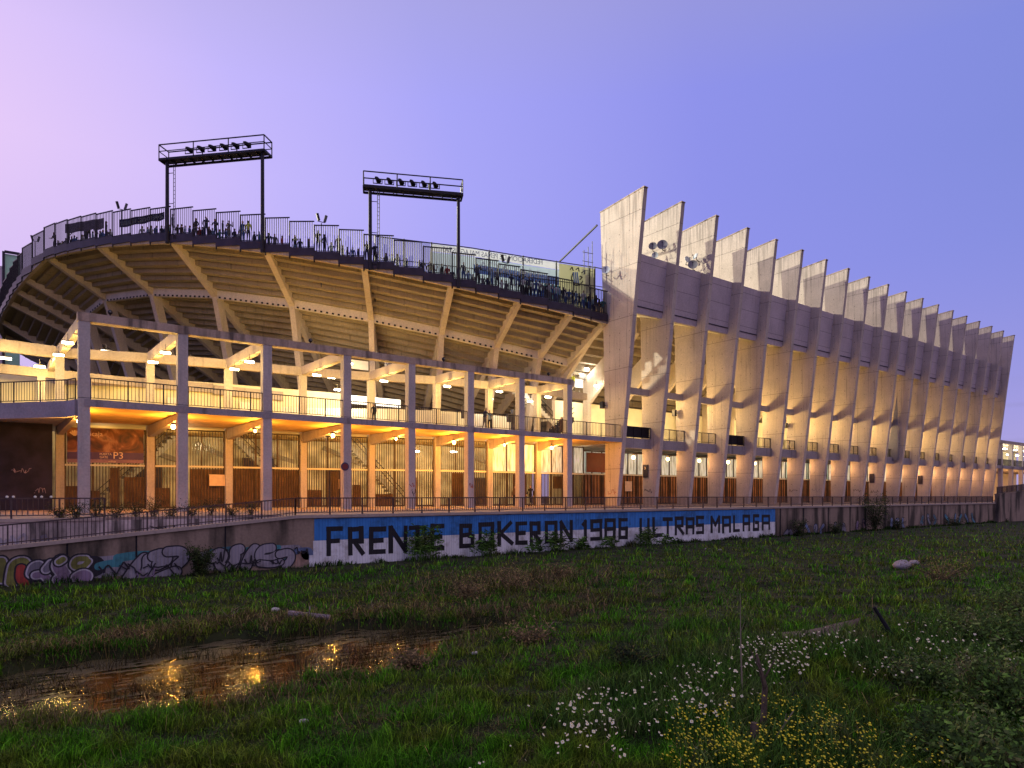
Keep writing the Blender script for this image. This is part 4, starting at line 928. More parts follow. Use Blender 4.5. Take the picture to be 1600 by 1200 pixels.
# paint with a board-marked relief
def paint(name, col, grime=.35):
    mm_, n, l, b = node_mat(name); g = n.new('ShaderNodeNewGeometry'); sp_ = n.new('ShaderNodeSeparateXYZ'); l.new(g.outputs['Position'], sp_.inputs[0])
    mp = n.new('ShaderNodeMapping'); mp.inputs['Scale'].default_value = (5.5, 1, .25); l.new(g.outputs['Position'], mp.inputs[0])
    t = n.new('ShaderNodeTexNoise'); t.inputs['Scale'].default_value = 1; t.inputs['Detail'].default_value = 6; l.new(mp.outputs[0], t.inputs['Vector'])
    r = ramp(n, [(.3, tuple(c * (1 - grime) for c in col)), (.6, col)], 'LINEAR'); l.new(t.outputs[0], r.inputs[0])
    w = n.new('ShaderNodeTexWave'); w.bands_direction = 'X'; w.inputs['Scale'].default_value = 2.3; w.inputs['Distortion'].default_value = .3; l.new(g.outputs['Position'], w.inputs['Vector'])
    fr = ramp(n, [(.0, (.6, .6, .66)), (.13, (1, 1, 1))], 'LINEAR'); l.new(w.outputs['Fac'], fr.inputs[0])
    mu = n.new('ShaderNodeMix'); mu.data_type = 'RGBA'; mu.blend_type = 'MULTIPLY'; mu.inputs[0].default_value = .6; l.new(r.outputs[0], mu.inputs[6]); l.new(fr.outputs[0], mu.inputs[7])
    d1 = n.new('ShaderNodeTexNoise'); d1.inputs['Scale'].default_value = 1.3; d1.inputs['Detail'].default_value = 9; d1.inputs['Roughness'].default_value = .7; l.new(g.outputs['Position'], d1.inputs['Vector'])
    d2 = ramp(n, [(.36, (.50, .46, .42)), (.52, (1, 1, 1))], 'LINEAR'); l.new(d1.outputs[0], d2.inputs[0])
    mu2 = n.new('ShaderNodeMix'); mu2.data_type = 'RGBA'; mu2.blend_type = 'MULTIPLY'; mu2.inputs[0].default_value = .8; l.new(mu.outputs[2], mu2.inputs[6]); l.new(d2.outputs[0], mu2.inputs[7])
    l.new(mu2.outputs[2], b.inputs['Base Color']); b.inputs['Roughness'].default_value = .75
    bp = n.new('ShaderNodeBump'); bp.inputs['Strength'].default_value = .6; bp.inputs['Distance'].default_value = .02; l.new(w.outputs['Fac'], bp.inputs['Height']); l.new(bp.outputs[0], b.inputs['Normal'])
    return mm_
MBL = paint('mural_blue', (.04, .24, .70)); MWH = paint('mural_white', (.84, .84, .90), .2); MBK = paint('mural_black', (.010, .008, .014), .2)
XA, XB = x_at(491, 29), x_at(1211, 29); XM = XA
m = MB(); m.box((XA, 28.992, -1.09), (XB, 29.0, -.13)); m.build('mural_blue_band', MBL, wall)
m = MB(); m.box((XA - .05, 28.992, -4.2), (XB, 29.0, -1.094)); m.box((x_at(483, 29), 28.993, -4.2), (XA - .052, 29.0, -1.72)); m.build('mural_white_band', MWH, wall)
def flat(m, p, q, w, y, ext=None, mi=0):
    ext = w / 2 if ext is None else ext
    p, q = Vector(p), Vector(q); d = (q - p)
    if d.length < 1e-6: return
    d.normalize(); n = Vector((-d.y, d.x)) * w / 2; p = p - d * ext; q = q + d * ext
    c = [p - n, q - n, q + n, p + n]
    m.loft([Vector((v.x, y, v.y)) for v in c], [Vector((v.x, y + .004, v.y)) for v in c], mi)
GL = {
 'F': [[(0,0),(0,1),(1,1)],[(0,.52),(.75,.52)]], 'R': [[(0,0),(0,1),(.9,1),(.9,.5),(.05,.48)],[(.35,.45),(1,0)]],
 'E': [[(1,0),(0,0),(0,1),(1,1)],[(0,.5),(.8,.5)]], 'N': [[(0,0),(0,1),(1,0),(1,1)]], 'T': [[(.5,0),(.5,1)],[(0,1),(1,1)]],
 'B': [[(0,0),(0,1),(.8,1),(.8,.55),(0,.52)],[(.8,.5),(1,.45),(1,0),(0,0)]], 'O': [[(0,0),(0,1),(1,1),(1,0),(0,0)]],
 'K': [[(0,0),(0,1)],[(.9,1),(.1,.5),(1,0)]], '1': [[(0,.85),(.7,1),(.7,0)]], '9': [[(0,0),(1,0),(1,1),(0,1),(0,.5),(1,.5)]],
 '8': [[(0,0),(0,1),(1,1),(1,0),(0,0)],[(0,.5),(1,.5)]], '6': [[(1,1),(0,1),(0,0),(1,0),(1,.5),(0,.5)]],
 'U': [[(0,1),(0,0),(1,0),(1,1)]], 'L': [[(0,1),(0,0),(1,0)]], 'A': [[(0,0),(0,1),(1,1),(1,0)],[(0,.45),(1,.45)]],
 'S': [[(0,0),(1,0),(1,.5),(0,.5),(0,1),(1,1)]], 'M': [[(0,0),(0,1),(.5,.45),(1,1),(1,0)]], 'G': [[(1,1),(0,1),(0,0),(1,0),(1,.5),(.5,.5)]]}
LET = [('F',509,536),('R',543,570),('E',576,603),('N',607,637),('T',638,666),('E',672,694),('B',717,741),('O',747,772),('K',777,802),('E',805,824),('R',827,846),('O',851,871),('N',874,895),
 ('1',909,918),('9',922,941),('8',944,962),('6',966,981),('U',999,1015),('L',1019,1035),('T',1035,1051),('R',1054,1069),('A',1071,1085),('S',1087,1100),('M',1110,1125),('A',1128,1142),('L',1145,1156),('A',1160,1172),('G',1176,1186),('A',1190,1203)]
r_ = random.Random(5)
for ch, p0, p1 in LET:
    x0, x1 = x_at(p0, 29), x_at(p1, 29); t = .245; z0, z1 = -1.84 + .12 * (p0 - 509) / 680 + r_.uniform(-.03, .03), -.50 + r_.uniform(-.04, .04)
    a0, a1 = x0 + t/2, x1 - t/2; m = MB(); k = 0
    for pl_ in GL[ch]:
        for p, q in zip(pl_, pl_[1:]):
            jj = lambda: r_.uniform(-.014, .014)
            P = (a0 + (a1 - a0) * p[0], z0 + t/2 + (z1 - z0 - t) * p[1]); Q = (a0 + (a1 - a0) * q[0], z0 + t/2 + (z1 - z0 - t) * q[1])
            P = (P[0] + jj(), P[1] + jj()); Q = (Q[0] + jj(), Q[1] + jj()); flat(m, P, Q, t * r_.uniform(.84, 1.02), 28.984 - .0006 * k); k += 1
    m.build('mural_letter', MBK, wall)
# graffiti: bubble letters in layered strokes (outline, rim, fill)
def blob(pts, wdt, y, mat, smooth=True, name='graffiti_letter', closed=False):
    """round-ended painted stroke on the wall; pts are (X,Z)"""
    P = [Vector(p) for p in pts]
    if smooth and len(P) > 2:
        for _ in range(2):
            Q = [P[0]]
            for a, b in zip(P, P[1:]): Q += [a.lerp(b, .25), a.lerp(b, .75)]
            P = Q + [P[-1]]
    m = MB(); k = 0
    for a, b in zip(P, P[1:]): flat(m, a, b, wdt, y - .000015 * k, 0); k += 1
    for a in P:
        vs = [(a.x + math.cos(t) * wdt / 2, a.y + math.sin(t) * wdt / 2) for t in [2 * math.pi * j / 14 for j in range(14)]]
        m.loft([Vector((x, y - .000015 * k, z)) for x, z in vs], [Vector((x, y + .002, z)) for x, z in vs]); k += 1
    return m
def W2(px, py): X = x_at(px, 29); return (X, z_at(py, X, 29))
gcol = {k: paint('spray_' + k, c, .3) for k, c in dict(white=(.50, .46, .54), grey=(.20, .18, .24), olive=(.22, .22, .05), mauve=(.27, .19, .30), teal=(.06, .26, .32), red=(.42, .05, .04), silver=(.33, .30, .36), black=(.02, .016, .03), blue=(.16, .22, .42), peach=(.42, .27, .22), tealdark=(.05, .16, .22)).items()}
nbub = [0]
def bubble(pts, wd, fill, rimc='white', out='black', lab=None):
    P = [W2(*p) for p in pts]; nbub[0] += 1; base_off = .0022 * (nbub[0] % 24)
    for ww, c, dy in ((wd + .16, out, .010), (wd + .05, rimc, .015), (wd - .05, fill, .020)):
        if c is None: continue
        mm2 = blob(P, ww, 28.994 - dy * .12 - base_off, None)
        if c == out: base_m = mm2; mats = [gcol[c]]
        else:
            mats.append(gcol[c]); base_m.add(mm2.v, mm2.f, len(mats) - 1)
    base_m.build('graffiti_letter', mats, wall)
bd_ = MB()
for px0, px1, y0, y1, c in ((150, 190, 872, 892, 'teal'), (180, 245, 858, 880, 'teal'), (325, 372, 853, 866, 'tealdark'), (372, 440, 851, 863, 'teal'), (440, 462, 868, 882, 'teal'), (455, 484, 850, 884, 'blue'), (462, 478, 856, 888, 'peach')):
    a = W2((px0 + px1) / 2 - (px1 - px0) / 2 + 4, (y0 + y1) / 2 + 3); b = W2(px1 - 4, (y0 + y1) / 2 - 2)
    h = abs(z_at(y0, a[0], 29) - z_at(y1, a[0], 29)) * .6
    blob([a, ((a[0]+b[0])/2, (a[1]+b[1])/2 + .05), b], h, 28.996 - .0008 * len(bd_.v) % .003, None).build('graffiti_background', gcol[c], wall)
for (a0, a1, ya, yb, cc) in ((0, 146, 868, 914, 'black'), (150, 268, 862, 900, 'silver'), (318, 462, 856, 886, 'silver')):
    A_ = W2(a0, (ya + yb) / 2 + 6); B_ = W2(a1, (ya + yb) / 2 - 6); blob([A_, ((A_[0]+B_[0])/2, (A_[1]+B_[1])/2), B_], .78, 28.9975, None).build('graffiti_background', gcol[cc], wall)
bubble([(3, 905), (6, 890), (2, 877)], .3, 'olive')
bubble([(18, 910), (20, 893), (24, 880), (40, 877), (36, 893)], .36, 'olive')
bubble([(33, 888), (31, 903), (38, 912)], .22, 'red', 'red')
bubble([(50, 896), (53, 886), (60, 884)], .34, 'grey')
bubble([(56, 899), (68, 897), (78, 909)], .26, 'mauve')
bubble([(72, 890), (80, 880)], .26, 'grey')
bubble([(96, 877), (90, 884), (98, 894), (101, 901), (93, 906)], .42, 'mauve')
bubble([(92, 878), (98, 874)], .24, 'olive')
bubble([(134, 873), (118, 873), (114, 886), (130, 886), (138, 877)], .24, 'olive')
bubble([(120, 902), (130, 896), (138, 900), (128, 908)], .34, 'mauve')
bubble([(200, 905), (208, 893), (216, 882), (226, 872)], .34, 'silver', 'silver')
bubble([(222, 906), (232, 890), (232, 874)], .36, 'silver', 'silver')
bubble([(240, 869), (256, 864), (262, 874), (246, 882)], .34, 'silver', 'silver')
bubble([(262, 862), (284, 860), (289, 872), (276, 883)], .3, 'silver', 'silver')
bubble([(246, 903), (262, 896), (278, 890), (270, 902)], .28, 'silver', 'silver')
bubble([(332, 872), (342, 862), (350, 868), (340, 880), (352, 890)], .32, 'silver', 'silver')
bubble([(360, 886), (368, 872), (366, 860), (374, 858)], .34, 'silver', 'silver')
bubble([(384, 884), (390, 868), (398, 858)], .36, 'silver', 'silver')
bubble([(424, 856), (408, 858), (403, 872), (420, 874), (434, 866)], .30, 'silver', 'silver')
bubble([(436, 866), (452, 862), (456, 872), (446, 884)], .26, 'silver', 'silver')
bubble([(405, 880), (424, 882), (438, 878)], .2, 'silver', 'silver')
def scr2(px, py, w, h, seed, mat=None, n=10, th=.05): scrawl(wall, (W2(px, py)[0], 28.925, W2(px, py)[1]), (1, 0, 0), w, h, seed, mat or gcol['black'], n, th, 'graffiti_scribble')
scr2(212, 888, 1.1, .7, 21); scr2(228, 896, .7, .4, 22, gcol['mauve'], 8); scr2(470, 860, .6, .35, 23); scr2(250, 890, 1.2, .5, 24); scr2(366, 882, 1.4, .35, 25); scr2(176, 888, .9, .5, 26, None, 7, .06); scr2(430, 878, .5, .25, 27); scr2(345, 870, .6, .6, 28); scr2(395, 876, .7, .5, 29)
for px0, px1, y, hh, c, sd_ in ((1222, 1250, 836, .9, 'silver', 31), (1256, 1290, 826, .9, 'blue', 32), (1298, 1324, 824, 1.0, 'silver', 33), (1332, 1358, 820, .8, 'mauve', 34), (1385, 1418, 817, .9, 'blue', 35), (1436, 1466, 812, .9, 'tealdark', 36), (1474, 1526, 810, 1.0, 'teal', 37)):
    rg_ = random.Random(sd_); nl_ = max(2, int((px1 - px0) / 9)); cols_ = {'silver': ['silver', 'grey'], 'blue': ['blue', 'silver'], 'mauve': ['mauve', 'peach'], 'tealdark': ['tealdark', 'silver'], 'teal': ['teal', 'blue']}[c]
    for q_ in range(nl_):
        c0 = px0 + (px1 - px0) * (q_ + .5) / nl_; hh_ = 7.5
        pts_ = [(c0 + rg_.uniform(-3, 3), y + hh_ * f_ + rg_.uniform(-1, 1)) for f_ in rg_.choice([(.9, .2, -.7), (-.8, .1, .8), (.7, -.8, -.3, .8), (-.7, -.9, .4, .7)])]
        bubble(pts_, rg_.uniform(.24, .36), cols_[q_ % 2], cols_[(q_ + 1) % 2])
    scrawl(wall, ((W2(px0, y)[0] + W2(px1, y)[0]) / 2, 28.93, W2((px0 + px1) / 2, y)[1]), (1, 0, 0), (W2(px1, y)[0] - W2(px0, y)[0]) * .8, .6, sd_ + 50, gcol['black'], 14, .035, 'graffiti_scribble')
# right-hand wall that climbs away
rw = thing('climbing_wall', (100, 28.8, -2), 'bare grey wall stepping up beyond the painted wall at the right edge', 'wall')
m = MB(); m.loft([Vector((91.6, 28.6, -4)), Vector((91.6, 28.6, .95)), Vector((91.6, 29, .95)), Vector((91.6, 29, -4))], [Vector((160, 28.6, -4)), Vector((160, 28.6, 4.2)), Vector((160, 29, 4.2)), Vector((160, 29, -4))]); m.build('wall_face', M['wallgrey'], rw)
m = MB(); m.bar((91.6, 28.8, 1.02), (160, 28.8, 4.27), .5, .12); m.build('coping', M['wallgrey'], rw)
g = thing('wall_railing', (110, 28.8, 1), 'bar railing on the wall that climbs at the right edge', 'railing')
m = MB(); m.bar((91.6, 28.8, 1.85), (150, 28.8, 4.62), .05, .05)
for k in range(290): x = 91.7 + k * .2; zb = 1.05 + (x - 91.6) * .0475; m.bar((x, 28.8, zb), (x, 28.8, zb + .78), .04 if k % 8 else .08, .04)
m.build('bars', M['railrust'], g)
# railings on the wall
g = thing('wall_railing', (45, 29.15, 0), 'long low rusty bar railing on the coping above the mural', 'railing')
railing(g, [(10.2, 29.15, 0), (91.5, 29.15, 0)], .05, .78, .13, 1.5, M['railrust'])
g = thing('ramp_railing', (0, 29.15, -1), 'low bar railing sloping down with the ramp above the left graffiti', 'railing')
m = MB(); mp_ = MB()
m.bar((-12, 29.15, ztop(-12) + .14 + .72), (10.2, 29.15, .78), .05, .05); m.bar((-12, 29.15, ztop(-12) + .24), (10.2, 29.15, .15), .035, .035)
for k in range(170):
    x = 10.2 - k * .13; z = ztop(x) + .14
    if k % 11 == 0: mp_ = MB(); mp_.bar((x, 29.15, z - .05), (x, 29.15, z + .72), .065, .05); mp_.build('post', M['railrust'], g)
    else: m.bar((x, 29.15, z - .05), (x, 29.15, z + .72), .024, .024)
m.build('rails_and_bars', M['railrust'], g)
bk = thing('ramp_back_wall', (2, 32.1, -1), 'pale stained wall along the back of the ramp at the left edge', 'wall')
m = MB(); m.box((-14, 32.0, -4.2), (10, 32.28, -.12)); m.build('wall_face', M['paleWall'], bk); m = MB(); m.box((-14, 31.92, -.12), (3.4, 32.5, .0)); m.build('coping', M['coping'], bk)
scrawl(bk, (5.6, 31.98, -.45), (1, 0, 0), 1.2, .3, 61, gcol['black'], 10, .04); scrawl(bk, (1.6, 31.98, -.9), (1, 0, 0), 1.2, .6, 62, gcol['grey'], 14, .09); scrawl(bk, (.3, 31.98, -.9), (1, 0, 0), 1.0, .8, 63, gcol['white'], 12, .09)
g = thing('terrace_railing', (0, 32.3, 0), 'dark railing with pale knobs above the ramp at the left edge', 'railing')
railing(g, [(-12, 32.3, 0), (3.4, 32.3, 0)], .02, .78, .17, 1.6, M['railrust'])
m = MB()
for px in (11, 21, 55, 65, 80): x = x_at(px, 32.3); m.sphere((x, 32.3, .84), .05)
m.build('knobs', M['white'], g)
# graffiti tags on fins and columns
rs_ = plain('tag_red', (.30, .07, .05), .8)
for i, z, y, sd_, c in ((0, 1.2, 42.4, 71, rs_), (1, 1.3, 42.6, 72, M['black']), (6, 1.5, 42.5, 73, M['black']), (7, 1.5, 42.5, 74, gcol['silver']), (9, 1.5, 42.4, 75, M['black']), (10, 1.4, 42.5, 76, M['black'])):
    x = fin_x(i) - .003; r = random.Random(sd_); m = MB(); p = (y - .5, z)
    for k in range(12):
        q = (y - .5 + 1.0 * (k + 1) / 12, z + r.uniform(-.22, .22)); m.bar((x - .001 * k, p[0], p[1]), (x - .001 * k, q[0], q[1]), .006, .035, up=(0, 0, 1)); p = q
    m.build('graffiti_tag', c, side)
scrawl(port, (OX[4], 41.23, 1.6), (1, 0, 0), .4, .35, 81, rs_, 8, .04); scrawl(port, (OX[5], 41.23, 1.6), (1, 0, 0), .4, .4, 82, rs_, 9, .035); scrawl(port, (OX[4] + .1, 41.228, 1.1), (1, 0, 0), .25, .6, 83, M['black'], 8, .04)

# ------------------------------------------------------------------ GROUND, STREAM
def nz1(X, Y, s, a=0.0): return (np.sin(X * s + a) * np.cos(Y * s * 1.17 + 1.3 * a) + np.sin(X * s * 2.3 + Y * s * 1.9 + a * 2) * .5 + np.sin(Y * s * 3.1 - X * s * 1.4 + a) * .35) / 1.85
def gz(X, Y):
    X = np.asarray(X, float); Y = np.asarray(Y, float)
    up_ = np.interp(X, [-24, 0, 3.2, 6.4, 9.3, 12, 13.6, 24], [18.0, 18.2, 19.2, 18.9, 17.9, 16.5, 15.8, 15.2])
    lo_ = np.interp(X, [-24, 0, 3.2, 6.4, 9.3, 12, 13.6, 24], [14.4, 14.2, 13.3, 13.6, 14.9, 15.7, 15.76, 15.1])
    up_ = up_ + .35 * np.sin(X * 1.7) + .2 * np.sin(X * 4.1); lo_ = lo_ + .3 * np.sin(X * 1.3 + 1) + .2 * np.sin(X * 3.7)
    zl = np.interp(X, [0, 11, 16, 60, 120], [-2.74, -2.74, -2.6, -2.45, -2.3])
    t = np.clip((29 - Y) / np.maximum(29 - up_, 1), 0, 1)
    far = -2.2 + (zl + 2.2) * t
    near = np.interp(lo_ - Y, [0, 1.5, 6, 18], [0, .12, .26, .24]) + np.interp(X, [0, 11, 16, 60, 120], [-2.92, -2.86, -2.72, -2.5, -2.35])
    near = near + .22 * np.exp(-((X - 13.6) ** 2 / 20 + (Y - 6.8) ** 2 / 5))
    mid = np.clip((Y - lo_) / np.maximum(up_ - lo_, .2), 0, 1)
    z = np.where(Y > up_, far, np.where(Y < lo_, near, near + (far - near) * mid))
    inside = np.clip(np.minimum(Y - lo_, up_ - Y) / .45, 0, 1) * np.clip((12.4 - X) / 1.2, 0, 1)
    z = z * (1 - inside) + np.minimum(z, -3.4) * inside
    bump = (.10 * nz1(X, Y, .9) + .06 * nz1(X, Y, 2.3, 1.0)) * (1 - inside) * np.clip((29 - Y) / 1.5, 0, 1)
    z = z + bump
    return np.where(Y > 29.0, -2.25 - np.clip((Y - 29) / 6, 0, 1) * 1.2, z)
xs = np.concatenate([np.linspace(-1500, -30, 10), np.arange(-28, 60, .33), np.arange(60, 130, 1.5), np.linspace(132, 1800, 12)])
ys = np.concatenate([np.linspace(-900, -8, 8), np.arange(-6, 29.6, .27), np.linspace(30, 60, 6), np.linspace(80, 2500, 12)])
XX, YY = np.meshgrid(xs, ys); ZZ = gz(XX, YY)
V = np.stack([XX.ravel(), YY.ravel(), ZZ.ravel()], 1); nx, ny = len(xs), len(ys)
I = np.arange(nx * ny).reshape(ny, nx); Q = np.stack([I[:-1, :-1].ravel(), I[:-1, 1:].ravel(), I[1:, 1:].ravel(), I[1:, :-1].ravel()], 1)
def np_mesh(name, V, counts, loops, mat, mats_idx=None, smooth=False):
    me = bpy.data.meshes.new(name); me.vertices.add(len(V)); me.vertices.foreach_set('co', np.asarray(V, np.float32).ravel())
    me.loops.add(len(loops)); me.loops.foreach_set('vertex_index', np.asarray(loops, np.int32))
    st = np.concatenate([[0], np.cumsum(counts)[:-1]]); me.polygons.add(len(counts)); me.polygons.foreach_set('loop_start', st.astype(np.int32)); me.polygons.foreach_set('loop_total', np.asarray(counts, np.int32))
    if mats_idx is not None: me.polygons.foreach_set('material_index', np.asarray(mats_idx, np.int32))
    if smooth: me.polygons.foreach_set('use_smooth', np.ones(len(counts), bool))
    me.update(calc_edges=True)
    for mm_ in (mat if isinstance(mat, list) else [mat]): me.materials.append(mm_)
    o = bpy.data.objects.new(name, me); COL.objects.link(o); return o
def leaf_mat(name, cols, scale=.6, rough=.7, fine=6.0):
    mm_, n, l, b = node_mat(name); g = n.new('ShaderNodeNewGeometry')
    t = n.new('ShaderNodeTexNoise'); t.inputs['Scale'].default_value = scale; t.inputs['Detail'].default_value = 5; l.new(g.outputs['Position'], t.inputs['Vector'])
    r = ramp(n, [(.32 + .36 * i / (len(cols) - 1), c) for i, c in enumerate(cols)], 'LINEAR'); l.new(t.outputs[0], r.inputs[0])
    rnd = ramp(n, [(0, (.25, .25, .25)), (.7, (.9, .9, .9)), (1, (2.4, 2.3, 2.0))], 'LINEAR'); l.new(g.outputs['Random Per Island'], rnd.inputs[0])
    mu = n.new('ShaderNodeMix'); mu.data_type = 'RGBA'; mu.blend_type = 'MULTIPLY'; mu.inputs[0].default_value = 1; l.new(r.outputs[0], mu.inputs[6]); l.new(rnd.outputs[0], mu.inputs[7])
    l.new(mu.outputs[2], b.inputs['Base Color']); b.inputs['Roughness'].default_value = rough; b.inputs['Specular IOR Level'].default_value = .15
    return mm_
soil = plain('soil_and_moss', (.022, .026, .008), .95, var=.5, scale=1.1, bump=.6)
struct(np_mesh('ground', V, np.full(len(Q), 4), Q.ravel(), soil, smooth=True))
# water with floating scum
wm, n, l, b = node_mat('stream_water'); g = n.new('ShaderNodeNewGeometry')
mp1 = n.new('ShaderNodeMapping'); mp1.inputs['Scale'].default_value = (1.1, 3.4, 1); mp1.inputs['Rotation'].default_value = (0, 0, .15); l.new(g.outputs['Position'], mp1.inputs[0])
t = n.new('ShaderNodeTexNoise'); t.inputs['Scale'].default_value = 1.5; t.inputs['Detail'].default_value = 7; t.inputs['Roughness'].default_value = .65; l.new(mp1.outputs[0], t.inputs['Vector'])
sp_ = n.new('ShaderNodeSeparateXYZ'); l.new(g.outputs['Position'], sp_.inputs[0])
yr = n.new('ShaderNodeMapRange'); yr.inputs[1].default_value = 15.4; yr.inputs[2].default_value = 18.4; yr.inputs[3].default_value = -.045; yr.inputs[4].default_value = .06; l.new(sp_.outputs['Y'], yr.inputs[0])
ad = n.new('ShaderNodeMath'); ad.operation = 'ADD'; l.new(t.outputs[0], ad.inputs[0]); l.new(yr.outputs[0], ad.inputs[1])
mk = ramp(n, [(.50, (0, 0, 0)), (.535, (1, 1, 1))], 'LINEAR'); l.new(ad.outputs[0], mk.inputs[0])
cm_ = n.new('ShaderNodeMix'); cm_.data_type = 'RGBA'; cm_.inputs[6].default_value = (.006, .006, .004, 1); cm_.inputs[7].default_value = (.10, .078, .038, 1); l.new(mk.outputs[0], cm_.inputs[0]); l.new(cm_.outputs[2], b.inputs['Base Color'])
rg = n.new('ShaderNodeMapRange'); rg.inputs[3].default_value = .10; rg.inputs[4].default_value = .7; l.new(mk.outputs[0], rg.inputs[0]); l.new(rg.outputs[0], b.inputs['Roughness'])
b.inputs['Specular IOR Level'].default_value = .32; b.inputs['IOR'].default_value = 1.33
t2 = n.new('ShaderNodeTexNoise'); t2.inputs['Scale'].default_value = 5; t2.inputs['Detail'].default_value = 3; l.new(mp1.outputs[0], t2.inputs['Vector'])
bp = n.new('ShaderNodeBump'); bp.inputs['Strength'].default_value = .10; bp.inputs['Distance'].default_value = .05; l.new(t2.outputs[0], bp.inputs['Height']); l.new(bp.outputs[0], b.inputs['Normal'])
m = MB(); m.loft([Vector((-40, 12.5, -3.0)), Vector((13.2, 12.5, -3.0)), Vector((13.2, 21, -3.0)), Vector((-40, 21, -3.0))], [Vector((-40, 12.5, -3.05)), Vector((13.2, 12.5, -3.05)), Vector((13.2, 21, -3.05)), Vector((-40, 21, -3.05))]); struct(m.build('stream_water', wm, None))

# ------------------------------------------------------------------ VEGETATION
def ground_at(px, py, hgt=0.0):
    z = np.full(np.shape(px), -2.6)
    for _ in range(12):
        D = (CZ - z - 0) * F / np.maximum(py - HZ, 8); lat = (px - 800) / F * D
        X = D * CS + lat * SN; Y = D * SN - lat * CS; z = z * .4 + .6 * (gz(X, Y) + hgt)
    return X, Y, D
def in_water(X, Y):
    return gz(X, Y) < -2.98
def blades(name, X, Y, h, w, lean, mat, kind='stuff', curl=.5):
    n = len(X); Z = gz(X, Y) - .03; th = rng.uniform(0, 2 * np.pi, n); ph = rng.uniform(0, 2 * np.pi, n)
    ux, uy = np.cos(th), np.sin(th); lx, ly = np.cos(ph) * lean * h, np.sin(ph) * lean * h
    B = np.stack([X, Y, Z], 1); S_ = np.stack([ux * w / 2, uy * w / 2, 0 * w], 1)
    Mid = B + np.stack([lx * .3, ly * .3, h * .6], 1); Tip = B + np.stack([lx, ly, h * (1 - curl * lean * .5)], 1)
    V = np.stack([B - S_, B + S_, Mid + S_ * .8, Mid - S_ * .8, Tip], 1).reshape(-1, 3)
    o = np.arange(n)[:, None] * 5; loops = np.concatenate([o + np.array([0, 1, 2, 3]), o + np.array([3, 2, 4])], 1).ravel(); counts = np.tile([4, 3], n)
    return np_mesh(name, V, counts, loops, mat)
def scatter(n, x0=-420, x1=2300, y0=795, y1=1330, pw=1.0):
    px = rng.uniform(x0, x1, n); py = y0 + (y1 - y0) * rng.uniform(0, 1, n) ** pw
    X, Y, D = ground_at(px, py); ok = (Y < 28.95) & (D > 3) & (D < 120) & ~in_water(X, Y)
    return px[ok], py[ok], X[ok], Y[ok], D[ok]
GRN = leaf_mat('grass_blades', [(.04, .16, .005), (.085, .30, .008), (.16, .22, .02), (.06, .22, .008)], .45)
DRY = leaf_mat('dry_grass_blades', [(.10, .075, .035), (.22, .15, .075), (.09, .10, .03)], .9)
px, py, X, Y, D = scatter(560000, pw=1.1)
cl = np.clip(.85 + .75 * nz1(X, Y, 1.9, 3.0) + .65 * nz1(X, Y, 5.1, 1.0) + .35 * nz1(X, Y, 9.7, 4.0), .2, 2.5)
keep = rng.uniform(0, 1, len(X)) < np.clip(.25 + .6 * cl, 0, 1); X, Y, D, cl = X[keep], Y[keep], D[keep], cl[keep]
h = rng.uniform(.08, .27, len(X)) * cl; wv = np.clip(D * .00105, .010, .05) * rng.uniform(.7, 1.3, len(X))
o = blades('grass', X, Y, h, wv, rng.uniform(.2, .9, len(X)), GRN); struct(o, 'stuff'); tag(o, 'short rough green grass covering the riverbed meadow', 'grass')
px, py, X, Y, D = scatter(300000)
o = blades('ground_cover', X, Y, rng.uniform(.04, .12, len(X)), np.clip(D * .0014, .014, .06), rng.uniform(.6, 1.6, len(X)), leaf_mat('ground_cover_leaves', [(.03, .085, .008), (.05, .13, .012), (.10, .095, .03), (.035, .10, .01)], .7)); struct(o, 'stuff'); tag(o, 'low dark green ground cover between the grass tufts', 'ground cover')
X = rng.uniform(-6, 95, 9000); Y = 28.93 - np.abs(rng.normal(0, .28, 9000)); D = depth(X, Y); cw = np.clip(.55 + .8 * nz1(X * 1.0, Y * 0, 1.3, 2.0) + .5 * nz1(X, Y * 0, 4.1, .5), .15, 1.7)
o = blades('wall_foot_weeds', X, Y, rng.uniform(.12, .42, 9000) * cw, np.clip(D * .0012, .02, .06), rng.uniform(.2, .9, 9000), leaf_mat('wall_foot_leaves', [(.02, .05, .01), (.04, .09, .015), (.08, .07, .03)], .9)); struct(o, 'stuff'); tag(o, 'dark ragged weeds along the foot of the painted wall', 'weeds')
# dry tufts: along the stream edges and in brown patches
px, py, X, Y, D = scatter(240000)
up_e = np.interp(X, [-24, 0, 3.2, 6.4, 9.3, 12, 13.6, 24], [18.2, 18.4, 19.4, 19.0, 18.1, 16.6, 16, 15.4]); lo_e = np.interp(X, [-24, 0, 3.2, 6.4, 9.3, 12, 13.6, 24], [14.1, 14.1, 13.1, 13.4, 14.7, 15.5, 15.6, 15.0])
edge = np.exp(-((Y - up_e - .4) ** 2) / .8) + .7 * np.exp(-((Y - lo_e + .3) ** 2) / .5)
edge *= np.clip((19 - X) / 6, .12, 1)
patch = np.clip(nz1(X, Y, .55, 2.0) * 1.4 - .35, 0, 1) * .6
thick = np.exp(-(((X - 15.5) / 4.5) ** 2 + ((Y - 20.5) / 2.6) ** 2))
keep = rng.uniform(0, 1, len(X)) < np.clip(edge + patch * .22 + thick, .012, 1); X, Y, D, th_ = X[keep], Y[keep], D[keep], thick[keep]
o = blades('dry_grass', X, Y, rng.uniform(.16, .50, len(X)) * (1 + 1.1 * th_), np.clip(D * .0007, .007, .03), rng.uniform(.5, 1.6, len(X)), DRY, curl=.9); struct(o, 'stuff'); tag(o, 'brown dry tufts and dead stalks along the stream banks', 'dry grass')
